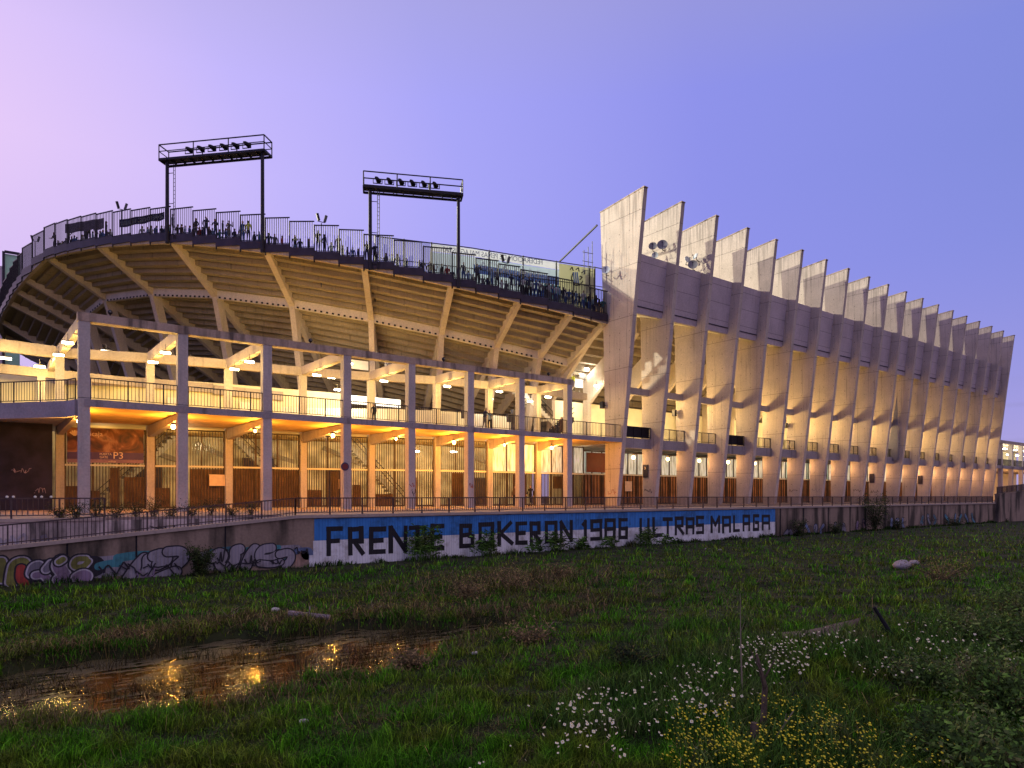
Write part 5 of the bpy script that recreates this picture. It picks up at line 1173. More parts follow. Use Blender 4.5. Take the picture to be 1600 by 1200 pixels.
X = rng.uniform(-22, 12.5, 60000); Y = rng.uniform(13, 19.6, 60000); wet = in_water(X, Y) & (nz1(X, Y, 1.5, 4.0) * .7 + nz1(X, Y, 4.3, 2.0) * .6 > .16); X, Y = X[wet], Y[wet]
o = blades('water_weeds', X, Y, rng.uniform(.58, .92, len(X)), np.full(len(X), .016), rng.uniform(.1, .7, len(X)), leaf_mat('water_weed_leaves', [(.05, .045, .015), (.10, .075, .03), (.05, .08, .015)], 1.5)); struct(o, 'stuff'); tag(o, 'olive brown weeds standing in patches out of the shallow stream', 'water weeds')
# tall weeds in the foreground right of centre (stems that carry the flowers)
def poly_px(n, poly):
    P = np.array(poly, float); x0, y0 = P.min(0); x1, y1 = P.max(0); out = []
    while len(out) < n:
        q = rng.uniform((x0, y0), (x1, y1)); c = False; j = len(P) - 1
        for i in range(len(P)):
            if (P[i][1] > q[1]) != (P[j][1] > q[1]) and q[0] < (P[j][0] - P[i][0]) * (q[1] - P[i][1]) / (P[j][1] - P[i][1]) + P[i][0]: c = not c
            j = i
        if c: out.append(q)
    return np.array(out)
A1 = [(820, 1130), (930, 1080), (1020, 1055), (1130, 1020), (1160, 1000), (1330, 985), (1340, 1010), (1240, 1060), (1180, 1110), (1020, 1150), (900, 1160)]
A2 = [(700, 1200), (840, 1150), (1000, 1160), (1010, 1195), (860, 1230), (700, 1250)]
A3 = [(1320, 1000), (1420, 975), (1600, 950), (1660, 1010), (1480, 1060), (1330, 1060)]
A4 = [(1080, 1100), (1200, 1085), (1330, 1120), (1420, 1170), (1480, 1230), (1080, 1230), (1040, 1150)]
flower_white = plain('daisy_petal', (.86, .80, .60), .6, var=.15, scale=5); flower_yel = plain('daisy_eye', (.70, .50, .04), .6); must = plain('mustard_petal', (.72, .60, .02), .6, var=.2, scale=8)
def flowers(name, pts, hgt, r, label, mats, cluster=0):
    X, Y, D = ground_at(pts[:, 0], pts[:, 1], hgt * .8); kp = rng.uniform(0, 1, len(X)) < np.clip(.62 + .9 * nz1(X, Y, 2.6, 1.7), .08, 1); X, Y, D = X[kp], Y[kp], D[kp]; n = len(X); Z0 = gz(X, Y); H = hgt * rng.uniform(.7, 1.15, n)
    VV, LL, CC, MI = [], [], [], []; off = 0
    for i in range(n):
        bx, by, bz = X[i], Y[i], Z0[i]; tx, ty = bx + rng.normal(0, .06), by + rng.normal(0, .06); tz = bz + H[i]
        VV += [(bx - .006, by, bz), (bx + .006, by, bz), (tx, ty, tz)]; LL += [off, off + 1, off + 2]; CC.append(3); MI.append(2); off += 3
        heads = [(tx, ty, tz)] if not cluster else [(tx + rng.normal(0, .06), ty + rng.normal(0, .06), tz - abs(rng.normal(0, .10))) for _ in range(cluster)]
        for hx, hy, hz in heads:
            rr = r * rng.uniform(.5, 1.35); nrm = Vector((rng.normal(0, .5), rng.normal(-.35, .5), 1)).normalized(); u = nrm.orthogonal().normalized(); v = nrm.cross(u); c = Vector((hx, hy, hz)); k = 8 if not cluster else 5
            ring = [c + (u * math.cos(2*math.pi*j/k) + v * math.sin(2*math.pi*j/k)) * rr * (1 if j % 2 else .8) - nrm * rr * .15 for j in range(k)]
            VV += [tuple(c)] + [tuple(q) for q in ring]
            for j in range(k): LL += [off, off + 1 + j, off + 1 + (j + 1) % k]; CC.append(3); MI.append(0)
            off += k + 1
            if not cluster:
                c2 = c + nrm * .006; ring = [c2 + (u * math.cos(2*math.pi*j/5) + v * math.sin(2*math.pi*j/5)) * rr * .33 for j in range(5)]
                VV += [tuple(q) for q in ring]; LL += list(range(off, off + 5)); CC.append(5); MI.append(1); off += 5
    o = np_mesh(name, np.array(VV), np.array(CC), np.array(LL), mats, MI); struct(o, 'stuff'); tag(o, label, 'flowers'); return o
pts = np.concatenate([poly_px(680, A1), poly_px(50, A2), poly_px(300, A3), poly_px(60, [(1150, 1000), (1330, 985), (1330, 1040), (1150, 1060)]), poly_px(40, [(780, 1080), (1000, 1050), (1300, 1150), (900, 1190)]), poly_px(90, [(1160, 1005), (1230, 985), (1300, 985), (1260, 1040), (1170, 1050)])])
flowers('daisies', pts, .38, .023, 'white daisies with yellow eyes scattered over the foreground meadow', [flower_white, flower_yel, GRN])
pts = np.concatenate([poly_px(330, A4), poly_px(40, [(1040, 1090), (1300, 1090), (1300, 1150), (1040, 1150)]), poly_px(25, [(1350, 1110), (1560, 1150), (1500, 1220), (1350, 1200)])])
flowers('mustard_flowers', pts, .58, .015, 'yellow mustard flowers in the bottom right foreground', [must, must, GRN], cluster=6)
flowers('pale_flowers', poly_px(260, [(1020, 925), (1240, 915), (1240, 955), (1060, 965)]), .28, .014, 'faint pale green flower heads in the middle of the meadow', [plain('pale_umbel', (.22, .24, .08), .7), must, GRN], cluster=3)
WEED = leaf_mat('weed_leaves', [(.04, .11, .014), (.075, .17, .024), (.13, .16, .05)], 1.2)
pts = np.concatenate([poly_px(5200, A1), poly_px(5200, A4), poly_px(5000, A3), poly_px(2000, [(950, 1000), (1180, 960), (1180, 1060), (900, 1100)])])
X, Y, D = ground_at(pts[:, 0], pts[:, 1]); o = blades('tall_weeds', X, Y, rng.uniform(.2, .5, len(X)), np.full(len(X), .014), rng.uniform(.2, .8, len(X)), WEED); struct(o, 'stuff'); tag(o, 'taller tangled weeds between the foreground flowers', 'weeds')

def bush(name, X, Y, rx, hgt, n, label, mat, leaf=.06, stems=7, group=None, seed=0, stemmat=None, base=None):
    r = np.random.default_rng(seed); z0 = float(gz(X, Y)) - .05 if base is None else base
    g = thing(name, (X, Y, z0), label, 'bush', group)
    m = MB(); tips = []
    for k in range(stems):
        a = 2 * math.pi * k / stems + r.uniform(-.4, .4); rr = rx * r.uniform(.25, .95); hh = hgt * r.uniform(.6, 1.0)
        p0 = Vector((X + r.normal(0, .05), Y + r.normal(0, .05), z0)); p1 = Vector((X + math.cos(a) * rr * .45, Y + math.sin(a) * rr * .45, z0 + hh * .55)); p2 = Vector((X + math.cos(a) * rr, Y + math.sin(a) * rr, z0 + hh))
        m.tube(p0, p1, .018, .012, 5); m.tube(p1, p2, .012, .004, 5); tips.append((p0, p1, p2))
    m.build('stems', stemmat or DRY, g)
    VV = []; 
    for i in range(n):
        p0, p1, p2 = tips[int(r.integers(0, stems))]; t = r.uniform(.15, 1.05)
        c = (p0.lerp(p1, t / .55) if t < .55 else p1.lerp(p2, (t - .55) / .45)) + Vector(r.normal(0, rx * .17, 3)); c.z = max(c.z, z0 + .02)
        d = Vector(r.normal(0, 1, 3)).normalized(); s = d.orthogonal().normalized(); L = leaf * r.uniform(.6, 1.5)
        VV += [c, c + d * L * .5 + s * L * .22, c + d * L, c + d * L * .5 - s * L * .22]
    V = np.array([tuple(v - g.location) for v in VV]); o = np_mesh('foliage', V, np.full(n, 4), np.arange(4 * n), mat); o.parent = g
    return g
BUSH = leaf_mat('bush_leaves', [(.014, .028, .008), (.026, .046, .012), (.05, .065, .022)], 1.5)
x = x_at(312, 28.4); bush('bush', x, 28.4, .55, 1.35, 2600, 'dark rounded bush against the graffiti wall, left of the mural', BUSH, .08, 10, seed=1)
x = x_at(1368, 28.2); bush('bush', x, 28.2, 1.5, 3.1, 2600, 'tall thin bush rising above the wall right of the mural', BUSH, .14, 12, seed=2)
x = x_at(1250, 28.2); bush('bush', x, 28.2, .8, 1.4, 1000, 'sparse dark bush at the foot of the wall just right of the mural', BUSH, .12, 8, seed=3)
for k, (px, hh, rr, s, lab) in enumerate(((1305, .9, .7, 4, 'small scrubby bush at the wall foot between the sparse bush and the tall one'), (1402, 1.0, .9, 5, 'low scrubby bush at the wall foot just right of the tall bush'), (1490, .8, 1.2, 6, 'low scrubby bush at the wall foot under the teal graffiti'))):
    x = x_at(px, 28.2); bush('bush', x, 28.2, rr, hh, 700, lab, BUSH, .12, 7, seed=s)
def reed(px, Y, hgt, rx, n, label, seed):
    r = np.random.default_rng(seed); X = x_at(px, Y); z0 = float(gz(X, Y)) - .05
    g = thing('reed_clump', (X, Y, z0), label, 'reeds'); VV = []; LL = []; CC = []; off = 0; m = MB()
    for i in range(n):
        a = r.uniform(0, 6.28); bx, by = X + r.normal(0, rx * .5), Y + r.normal(0, .18); H = hgt * r.uniform(.55, 1.05); le = r.uniform(.02, .22)
        tx, ty = bx + math.cos(a) * le * H, by + math.sin(a) * le * H * .5; m.tube((bx, by, z0), (tx, ty, z0 + H), .010, .004, 4)
        for k in range(9):
            t = r.uniform(.25, 1.0); c = Vector((bx + (tx - bx) * t, by + (ty - by) * t, z0 + H * t)); b_ = r.uniform(0, 6.28); L = r.uniform(.15, .38)
            d = Vector((math.cos(b_), math.sin(b_), r.uniform(.1, .9))).normalized(); s = d.cross(Vector((0, 0, 1))).normalized() * .014
            VV += [c - s, c + s, c + d * L * .6 + s * .8 + Vector((0, 0, .02)), c + d * L - Vector((0, 0, L * .25))]
    m.build('stalks', WEED, g); V = np.array([tuple(v - g.location) for v in VV]); o = np_mesh('leaves', V, np.full(len(VV) // 4, 4), np.arange(len(VV)), WEED); o.parent = g
for a in ((660, 28.5, 1.75, .85, 60, 'tall reed clump in front of the N, T and E of the mural', 11), (760, 28.4, 1.35, .6, 34, 'reed clump in front of the O of the second mural word', 12), (872, 28.4, 1.3, .65, 34, 'reed clump in front of the mural left of the number', 13), (908, 28.5, .8, .4, 16, 'short reeds in front of the first digit of the mural', 14), (950, 28.4, .8, .45, 20, 'short bushy reeds under the digits of the mural', 15), (1008, 28.3, 1.15, .6, 34, 'spiky reed clump under the U of the mural', 16), (1040, 28.3, .7, .5, 16, 'small reed tuft right of the U of the mural', 17), (838, 28.2, .8, .5, 16, 'small reed tuft under the R before the number on the mural', 18)): reed(*a)
# weeds growing on the edge of the terrace above the ramp
for k, px in enumerate((95, 118, 150, 180, 212, 240, 268, 300, 330, 362, 392)):
    Y_ = 32.4; x = x_at(px, Y_); bush('weed_clump', x, Y_, .55, .45 + .2 * ((k * 7) % 3), 420, '%s dark weed clump from the left on the terrace edge above the ramp' % ORD[k], BUSH, .07, 8, 'weeds along the terrace edge', 30 + k, base=-.02)
# big leafy plants in the right foreground
BIG = leaf_mat('hedge_leaves', [(.04, .085, .016), (.075, .15, .025), (.16, .15, .07)], 2.2)
for k, (px, py, rx, hh, lab) in enumerate(((1560, 1120, 1.0, 1.15, 'large leafy shrub at the right edge of the foreground'), (1500, 1190, .8, .8, 'leafy shrub in the bottom right corner, lower left one'), (1590, 1250, .8, 1.0, 'leafy shrub in the very bottom right corner'), (1545, 1010, 1.2, .9, 'leafy shrub behind the largest one at the right edge'), (1450, 1075, .7, .6, 'low leafy shrub left of the largest one'), (1600, 965, 1.4, .9, 'farthest leafy shrub at the right edge of the meadow'))):
    X, Y, D = ground_at(np.array([px]), np.array([py])); bush('leafy_shrub', float(X[0]), float(Y[0]), rx, hh * .8, 5200, lab, BIG, .075, 20, 'leafy shrubs in the right foreground', 50 + k)
for k, (px, py, rx, hh, lab) in enumerate(((730, 935, 1.1, .7, 'greyish dry bush left of the middle of the meadow'), (800, 920, 1.2, .8, 'greyish dry bush in the middle of the meadow under the mural'), (880, 905, 1.0, .6, 'rough bush below the digits of the mural'), (985, 1045, .6, .5, 'round dark low bush just left of the daisies'), (640, 1045, .5, .35, 'reddish dry bush at the near edge of the stream'), (830, 1005, .7, .4, 'reddish dry bush where the stream ends'), (1470, 905, 1.6, .8, 'grey dry bush on the meadow right of the white stones'))):
    X, Y, D = ground_at(np.array([px]), np.array([py])); bush('dry_bush', float(X[0]), float(Y[0]), rx, hh, 1500, lab, DRY if k not in (3,) else BUSH, .07, 14, 'low bushes of the meadow', 70 + k)
# stakes, stalks, stones, driftwood
WOOD = plain('dead_wood', (.10, .07, .05), .85, var=.4, scale=12, bump=.5); BONE = plain('bleached_stalk', (.26, .21, .14), .8)
def gpt(px, py): X, Y, D = ground_at(np.array([float(px)]), np.array([float(py)])); return Vector((float(X[0]), float(Y[0]), float(gz(X[0], Y[0])))), float(D[0])
p, D0 = gpt(1178, 1178); m = MB(); m.bar(p - Vector((0, 0, .1)), p + Vector((.01, 0, .42)), .085, .07); o = m.build('wooden_stake', WOOD, None, loc=p); tag(o, 'short square wooden stake among the yellow flowers', 'stake')
p, D0 = gpt(1192, 1150); m = MB(); m.tube(p, p + Vector((.05, 0, .7)), .05, .04, 7); m.tube(p + Vector((.05, 0, .7)), p + Vector((.0, .1, 1.15)), .04, .02, 6); m.tube(p + Vector((.05, 0, .6)), p + Vector((-.16, -.05, 1.0)), .022, .01, 6); m.tube(p + Vector((-.1, -.05, .9)), p + Vector((-.2, .1, 1.3)), .012, .005, 5); m.tube(p + Vector((.05, .02, .8)), p + Vector((.16, -.1, 1.1)), .018, .006, 5); o = m.build('dry_plant', WOOD, None, loc=p); tag(o, 'thick forked dead stem rising behind the short stake', 'dead stem')
p, D0 = gpt(1208, 1160); m = MB(); m.tube(p, p + Vector((.22, -.18, .45)), .02, .008, 5); m.tube(p + Vector((.12, -.1, .25)), p + Vector((.1, -.14, .42)), .01, .004, 5); o = m.build('bare_twig', BONE, None, loc=p); tag(o, 'pale bare twig leaning right beside the short stake', 'twig')
p, D0 = gpt(1160, 1090); m = MB(); m.tube(p, p + Vector((-.02, .02, .9)), .016, .012, 5); m.tube(p + Vector((-.02, .02, .9)), p + Vector((-.06, 0, 1.75)), .012, .004, 5); m.tube(p + Vector((-.02, .02, 1.1)), p + Vector((.06, 0, 1.25)), .006, .003, 4); o = m.build('dry_stalk', BONE, None, loc=p); tag(o, 'tall straight dry stalk standing above the daisies', 'stalk')
p, D0 = gpt(1398, 1000); m = MB(); m.tube(p, p + Vector((-.35, .28, .72)), .055, .035, 7); m.tube(p + Vector((-.05, 0, .1)), p + Vector((-.5, .1, .35)), .02, .008, 5); m.tube(p + Vector((.03, 0, .02)), p + Vector((.4, -.15, .16)), .03, .01, 5); o = m.build('leaning_branch', M['black'], None, loc=p); tag(o, 'dark broken branch leaning left out of a brown mound', 'branch')
p, D0 = gpt(1395, 1004); 
pts = np.stack([rng.normal(1398, 34, 900), rng.normal(998, 6, 900)], 1); X, Y, D = ground_at(pts[:, 0], pts[:, 1]); o = blades('dead_reed_heap', X, Y, rng.uniform(.08, .22, 900), np.full(900, .016), rng.uniform(1.5, 3.5, 900), DRY); struct(o, 'stuff'); tag(o, 'heap of dead brown reeds around the leaning branch', 'dead reeds')
def rock(px, py, r, sc, mat, lab, seed, cat='stone', name='stone'):
    p, D0 = gpt(px, py); rr = np.random.default_rng(seed); m = MB(); m.sphere((p.x, p.y, p.z + r * .35), r, 12, 8, 0, sc)
    m.v = [tuple(Vector(v) + Vector(rr.normal(0, r * .05, 3))) for v in m.v]; o = m.build(name, mat, None, loc=p)
    for q in o.data.polygons: q.use_smooth = True
    tag(o, lab, cat)
pale = concrete('pale_stone', (.42, .36, .38), .4); rock(1410, 888, .42, (1.3, .8, .6), pale, 'larger pale stone lying on the right of the meadow', 1); rock(1428, 882, .26, (1.4, .8, .5), pale, 'smaller pale stone right behind the larger one', 2)
wl_ = plain('litter_white', (.5, .46, .46), .6)
for k, (px, py, r, lab) in enumerate(((742, 1022, .07, 'scrap of white litter at the near bank where the stream narrows'), (1125, 860, .10, 'scrap of white litter below the end of the mural'), (430, 955, .12, 'pale stone on the far bank left of the log'), (474, 1130, .07, 'small pale scrap in the near grass below the stream'), (1103, 858, .07, 'tiny white scrap of litter left of the larger scrap under the mural'))): rock(px, py, r, (1.2, .8, .6), wl_, lab, 10 + k, 'litter' if 'litter' in lab or 'scrap' in lab else 'stone', 'litter_scrap' if 'scrap' in lab else 'stone')
p, _ = gpt(452, 992); q, _ = gpt(515, 987); m = MB(); m.tube(p + Vector((0, 0, .12)), q + Vector((0, 0, .16)), .10, .07, 9); m.tube(p.lerp(q, .5) + Vector((0, 0, .15)), p.lerp(q, .55) + Vector((0, .1, .4)), .03, .015, 5); o = m.build('driftwood_log', plain('bleached_log', (.30, .24, .26), .8, var=.3, scale=9), None, loc=p); tag(o, 'bleached driftwood log on the far edge of the stream', 'log')
for k, (px, py) in enumerate(((345, 1000), (362, 998), (535, 985), (585, 985), (760, 955), (850, 990), (740, 960), (60, 1075))):
    p, _ = gpt(px, py); r = random.Random(k); m = MB()
    for j in range(5): a = r.uniform(0, 6.3); e = Vector((math.cos(a) * r.uniform(.2, .6), math.sin(a) * .3, r.uniform(.15, .5))); m.tube(p, p + e * .6, .012, .009, 5); m.tube(p + e * .6, p + e + Vector((.1, 0, r.uniform(-.25, .05))), .009, .004, 5)
    o = m.build('dead_twigs', BONE if k % 2 else WOOD, None, loc=p); tag(o, '%s small tangle of dead twigs at the stream bank, counting from the left' % ORD[[7, 0, 1, 2, 3, 6, 5, 4].index(k)] if 0 else 'small tangle of dead twigs, %s' % ('left of the pale upright scraps on the far bank', 'on the far bank left of the log, paler', 'on the far bank just right of the log', 'on the far bank further right of the log', 'highest one, right of the stream end', 'lowest one at the end of the stream', 'second highest, beside the stream end', 'at the left edge beside the water')[k], 'twigs', 'dead twigs by the stream')

# bare earth path patch
pts = poly_px(260, [(1225, 992), (1300, 980), (1345, 970), (1330, 985), (1280, 1000), (1235, 1004)]); X, Y, D = ground_at(pts[:, 0], pts[:, 1]); V = []; 
earth = plain('bare_earth', (.16, .115, .09), .95, var=.3, scale=6, bump=.5)
def strip_patch(pxs_, ya, yb):
    VV = []
    for px, a, b in zip(pxs_, ya, yb):
        for t in np.linspace(0, 1, 5):
            X, Y, D = ground_at(np.array([float(px)]), np.array([a + (b - a) * t])); VV.append((float(X[0]), float(Y[0]), float(gz(X[0], Y[0])) + .16 * (1 - abs(2*t-1) ** 2)))
    n_ = len(pxs_); LL = []
    for i in range(n_ - 1):
        for j in range(4): a = i * 5 + j; LL += [a, a + 5, a + 6, a + 1]
    return np_mesh('earth_path', np.array(VV), np.full(len(LL) // 4, 4), np.array(LL), earth, smooth=True)
struct(strip_patch([1222, 1240, 1262, 1285, 1305, 1325, 1345], [998, 994, 990, 984, 979, 976, 973], [1000, 1001, 1000, 996, 990, 984, 976]))
# ------------------------------------------------------------------ PEOPLE
def body(pose):
    """one continuous skinned figure, facing -Y, feet at z=0; returns mesh with faces sorted into skin/top/trousers/hair/shoes"""
    J = {}; 
    a = pose
    J['pelvis'] = (0, 0, .93, .125, .095); J['waist'] = (0, 0, 1.08, .12, .085); J['chest'] = (0, a.get('lean', 0) * .5 - .0, 1.28, .155, .10)
    ly = a.get('lean', 0); J['neck'] = (0, ly * .8, 1.47, .052, .052); J['head'] = (a.get('turn', 0) * .02, ly * .95 - .015, 1.585, .083, .095); J['crown'] = (a.get('turn', 0) * .02, ly * .95, 1.675, .07, .08)
    E = [('pelvis', 'waist', 'top'), ('waist', 'chest', 'top'), ('chest', 'neck', 'top'), ('neck', 'head', 'skin'), ('head', 'crown', 'hair')]
    for s, n in ((1, 'l'), (-1, 'r')):
        st = a.get('step', 0) * s
        J['hip' + n] = (.085 * s, 0, .88, .088, .088); J['knee' + n] = (.10 * s, -.02 - st * .16, .49, .058, .06); J['ank' + n] = (.10 * s, .02 - st * .30 + abs(st) * .02, .09, .042, .042); J['toe' + n] = (.11 * s, -.13 - st * .30, .035, .042, .03)
        E += [('pelvis', 'hip' + n, 'trousers'), ('hip' + n, 'knee' + n, 'trousers'), ('knee' + n, 'ank' + n, 'trousers'), ('ank' + n, 'toe' + n, 'shoes')]
        el, ha = a['arms'][0 if s > 0 else 1]
        J['sh' + n] = (.175 * s, ly * .6, 1.39, .058, .055); J['el' + n] = (el[0] * s, el[1], el[2], .043, .043); J['wr' + n] = (ha[0] * s, ha[1], ha[2], .030, .030)
        d = (Vector(J['wr' + n][:3]) - Vector(J['el' + n][:3])).normalized(); p = Vector(J['wr' + n][:3]) + d * .09; J['pa' + n] = (p.x, p.y, p.z, .036, .02)
        f1 = p + d * .07 + Vector((.02 * s, 0, 0)); J['fi' + n] = (f1.x, f1.y, f1.z, .012, .012); th = p + Vector((-.035 * s, -.03, -.01)); J['th' + n] = (th.x, th.y, th.z, .011, .011)
        E += [('chest', 'sh' + n, 'top'), ('sh' + n, 'el' + n, 'top'), ('el' + n, 'wr' + n, 'top'), ('wr' + n, 'pa' + n, 'skin'), ('pa' + n, 'fi' + n, 'skin'), ('pa' + n, 'th' + n, 'skin')]
    names = list(J); me = bpy.data.meshes.new('b'); me.from_pydata([J[k][:3] for k in names], [(names.index(p), names.index(q)) for p, q, _ in E], [])
    ob = bpy.data.objects.new('b', me); COL.objects.link(ob); sk = ob.modifiers.new('s', 'SKIN'); sk.use_smooth_shade = True
    for i, k in enumerate(names): me.skin_vertices[0].data[i].radius = (J[k][3], J[k][4]); me.skin_vertices[0].data[i].use_root = (k == 'pelvis')
    sb = ob.modifiers.new('u', 'SUBSURF'); sb.levels = 1; sb.render_levels = 1
    dg = bpy.context.evaluated_depsgraph_get(); out = bpy.data.meshes.new_from_object(ob.evaluated_get(dg)); bpy.data.objects.remove(ob)
    idx = {'skin': 0, 'top': 1, 'trousers': 2, 'hair': 3, 'shoes': 4}
    seg = [(Vector(J[p][:3]), Vector(J[q][:3]), t, min(J[p][3], J[q][3])) for p, q, t in E]
    hc = Vector(J['head'][:3])
    out.materials.clear()
    for _ in range(5): out.materials.append(None)
    for f in out.polygons:
        c = f.center; best = None; bd = 9
        for p, q, t, r in seg:
            d = q - p; u = max(0, min(1, (c - p).dot(d) / d.length_squared)); ds = (c - (p + d * u)).length - r * .6
            if ds < bd: bd = ds; best = t
        if c.z > 1.50: best = 'hair' if (c.z > hc.z + .05 or c.y > hc.y + .02) else 'skin'
        elif c.z < 1.0 and best == 'top' and abs(c.x) < .16 and c.z < .96: best = 'trousers'
        f.material_index = idx[best]
        f.use_smooth = True
    return out
DOWN = ((.235, .02, 1.13), (.25, -.04, .89)); RAIL = ((.25, -.10, 1.15), (.19, -.34, 1.08)); POCK = ((.27, .06, 1.14), (.19, -.05, .95)); UPA = ((.24, -.16, 1.20), (.12, -.26, 1.44)); WALK1 = ((.23, .10, 1.14), (.24, .10, .90)); WALK2 = ((.23, -.08, 1.14), (.22, -.24, .95)); OUTA = ((.36, -.1, 1.28), (.55, -.2, 1.12))
BODY = [body(dict(arms=(DOWN, DOWN))), body(dict(arms=(RAIL, RAIL), lean=-.10)), body(dict(arms=(POCK, DOWN), turn=1)), body(dict(arms=(UPA, POCK), turn=-1)), body(dict(arms=(WALK1, WALK2), step=1.0)), body(dict(arms=(OUTA, RAIL), lean=-.16, step=.3))]
CL = {k: plain('cloth_' + k.replace(' ', '_'), c, .85, var=.1) for k, c in {'black': (.012, .012, .018), 'navy': (.02, .028, .08), 'blue': (.05, .12, .35), 'pale blue': (.25, .38, .55), 'white': (.6, .6, .62), 'grey': (.12, .12, .14), 'olive': (.12, .14, .06), 'red': (.35, .04, .04), 'yellow': (.55, .62, .08), 'teal': (.06, .22, .24), 'brown': (.10, .06, .04)}.items()}
SKIN = [plain('skin_light', (.50, .30, .22), .6, var=.05), plain('skin_tan', (.36, .20, .14), .6, var=.05)]; HAIR = [plain('hair_dark', (.02, .014, .012), .7), plain('hair_brown', (.08, .05, .03), .7), plain('hair_grey', (.3, .29, .28), .7)]
def person(x, y, z, rot, pose, top, tro, label, group=None, sc=1.0, k=0):
    o = bpy.data.objects.new('person', BODY[pose]); COL.objects.link(o); o.location = (x, y, z); o.rotation_euler = (0, 0, rot); o.scale = (sc,) * 3
    for i, mm_ in enumerate((SKIN[k % 2], CL[top], CL[tro], HAIR[(k * 7) % 3 if k % 5 == 0 else k % 2], M['black'])):
        o.material_slots[i].link = 'OBJECT'; o.material_slots[i].material = mm_
    tag(o, label, 'person', group); return o
crowd = [(76,0,'pale blue'),(86,1,'grey'),(94,0,'white'),(107,1,'olive'),(116,0,'blue'),(129,0,'white'),(134,1,'grey'),(145,0,'pale blue'),(161,0,'blue'),(172,0,'white'),(237,0,'white'),(270,1,'navy'),(289,0,'pale blue'),(296,0,'blue'),(312,0,'red'),(322,1,'navy'),(332,0,'pale blue'),(343,0,'teal'),(353,0,'blue'),(366,0,'navy'),(373,0,'white'),(82,0,'black'),(91,0,'navy'),(97,0,'olive'),(103,0,'grey'),(112,0,'black'),(120,0,'blue'),(139,1,'olive'),(150,1,'navy'),(157,0,'teal'),(166,1,'black'),
 (222,0,'white'),(231,0,'pale blue'),(244,0,'blue'),(252,0,'navy'),(258,0,'blue'),(264,0,'teal'),(277,0,'black'),(283,0,'brown'),
 (302,0,'black'),(306,1,'black'),(317,0,'navy'),(327,0,'brown'),(337,1,'navy'),(348,1,'black'),(358,1,'grey'),(379,1,'blue'),(388,1,'yellow'),(397,0,'navy'),(405,0,'blue'),(411,0,'black'),(420,0,'navy'),(429,0,'grey'),(441,0,'red'),
 (461,0,'black'),(469,0,'navy'),(482,0,'black'),(497,1,'black'),(507,1,'navy'),(518,0,'blue'),(529,1,'grey'),(536,0,'navy'),(543,0,'black'),(551,0,'blue'),(560,0,'navy'),(573,1,'black'),(586,1,'navy'),
 (603,0,'grey'),(612,0,'pale blue'),(621,0,'grey'),(634,0,'navy'),(655,0,'black'),(661,0,'navy'),(672,0,'black'),(678,0,'brown'),(690,0,'black'),(699,0,'red'),(707,0,'navy')]
px_ = 724; pal = ['navy','black','blue','grey','pale blue','navy','white','black','grey','blue','teal','pale blue','white','black']
kk = 0
while px_ < 942:
    crowd.append((px_, 1 if (kk * 5) % 7 < 3 or px_ > 800 else 0, pal[(kk * 11 + kk // 4) % len(pal)])); kk += 1; px_ += 5.2 if px_ > 800 else 7.5
segs = [(0, 180, 'left of the navy banner'), (180, 266, 'behind the navy banner'), (266, 413, 'under the first floodlight frame'), (413, 578, 'between the two floodlight frames'), (578, 716, 'under the second floodlight frame'), (716, 1000, 'right of the second frame')]
cnt = {}
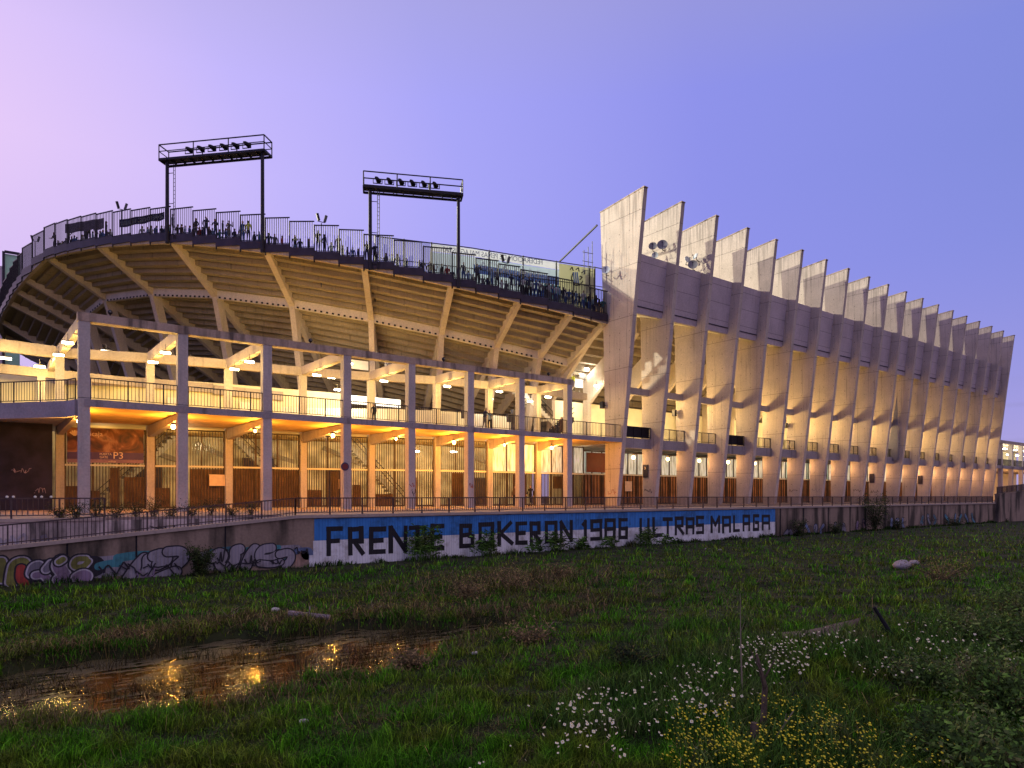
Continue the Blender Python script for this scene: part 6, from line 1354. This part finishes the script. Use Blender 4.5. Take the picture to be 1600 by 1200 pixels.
for k, (px, st, colr) in enumerate(crowd):
    ph = phi_of(px); w = (.35 if k % 2 else .6) if st else (.90, 1.0, 1.15)[k % 3]
    p = None
    lo, hi = R(5), R(93); t = az_of(px)
    for _ in range(50):
        mid_ = (lo + hi) / 2; q = rim(mid_, w)
        if math.atan2(q.y, q.x) > t: lo = mid_
        else: hi = mid_
    ph = lo; q = rim(ph, w); zf = rz(ph) + .70
    s_ = next(s for s in segs if s[0] <= px < s[1]); cnt[s_[2]] = cnt.get(s_[2], 0) + 1
    n = cnt[s_[2]]; nn_ = ORD[n - 1] if n <= 30 else 'number %d' % n
    look = {'yellow': 'yellow hi-vis vest', 'pale blue': 'pale top'}.get(colr, colr + ' top')
    if not st:
        for_k = int((w - .12) / TR)
        # stand on the tier surface of this bay
        for a_, b_ in zip(ribs, ribs[1:]):
            if a_[0] <= ph <= b_[0]:
                u = (ph - a_[0]) / (b_[0] - a_[0]); zT_ = a_[1] + (b_[1] - a_[1]) * u; sl_ = ((a_[1] - a_[2]) * (1 - u) + (b_[1] - b_[2]) * u) / WK; zf = zT_ + .62 - sl_ * TR * for_k
    rr = random.Random(k * 13 + 1)
    outn = math.atan2(-(q.y - EY), -(q.x - EX))
    rot = rr.choice([outn + math.pi / 2 + math.pi, outn + math.pi / 2, outn, outn + math.pi * .3]) + rr.uniform(-.4, .4)
    person(q.x, q.y, zf, rot, [0, 1, 2, 3, 2, 0][k % 6] if st else [0, 2, 3, 0][k % 4], colr, rr.choice(['black', 'navy', 'grey', 'blue']), '%s person from the left on the rim %s, %s' % (nn_, s_[2], look), 'people on the rim of the stand', rr.uniform(.94, 1.06), k)
# people on the deck and the terrace
x = x_at(829, 43.8); person(x, 43.8, 0, R(-75), 4, 'black', 'black', 'person in dark clothes walking on the terrace behind the seventh front column', None, 1.02, 1)
x = x_at(805, 44.3); person(x, 44.3, 0, R(-30), 2, 'brown', 'black', 'person in brown half hidden by the seventh front column on the terrace', None, 1.0, 2)
x = x_at(757, 42.4); person(x, 42.4, ZD, R(20), 5, 'navy', 'grey', 'person in navy leaning on the upper deck railing right of the sixth front column', None, 1.0, 3)
x = x_at(765, 42.9); person(x, 42.9, ZD, R(-40), 1, 'pale blue', 'black', 'person in pale blue beside the leaning one on the upper deck', None, .97, 4)
x = x_at(865, 43.5); person(x, 43.5, ZD, R(40), 0, 'white', 'black', 'person in white on the upper deck left of the last front column', None, .96, 5)
x = x_at(877, 43.0); person(x, 43.0, ZD, R(-20), 0, 'brown', 'brown', 'person in brown on the upper deck close left of the last front column', None, .98, 6)
x = x_at(584, 43.0); person(x, 43.0, ZD - .0, R(0), 2, 'black', 'black', 'person in black behind the deck railing left of the fifth front column', None, .8, 7)
x = x_at(896, 49.3); person(x, 49.3, z_at(611, x, 49.3), R(10), 2, 'yellow', 'black', 'steward in a yellow vest on the landing left of the first fin', None, 1.0, 8)

for o in S.objects:
    if 'label' in o and o.parent is None and len(str(o['label']).split()) > 16: print('LONG', len(str(o['label']).split()), o['label'])
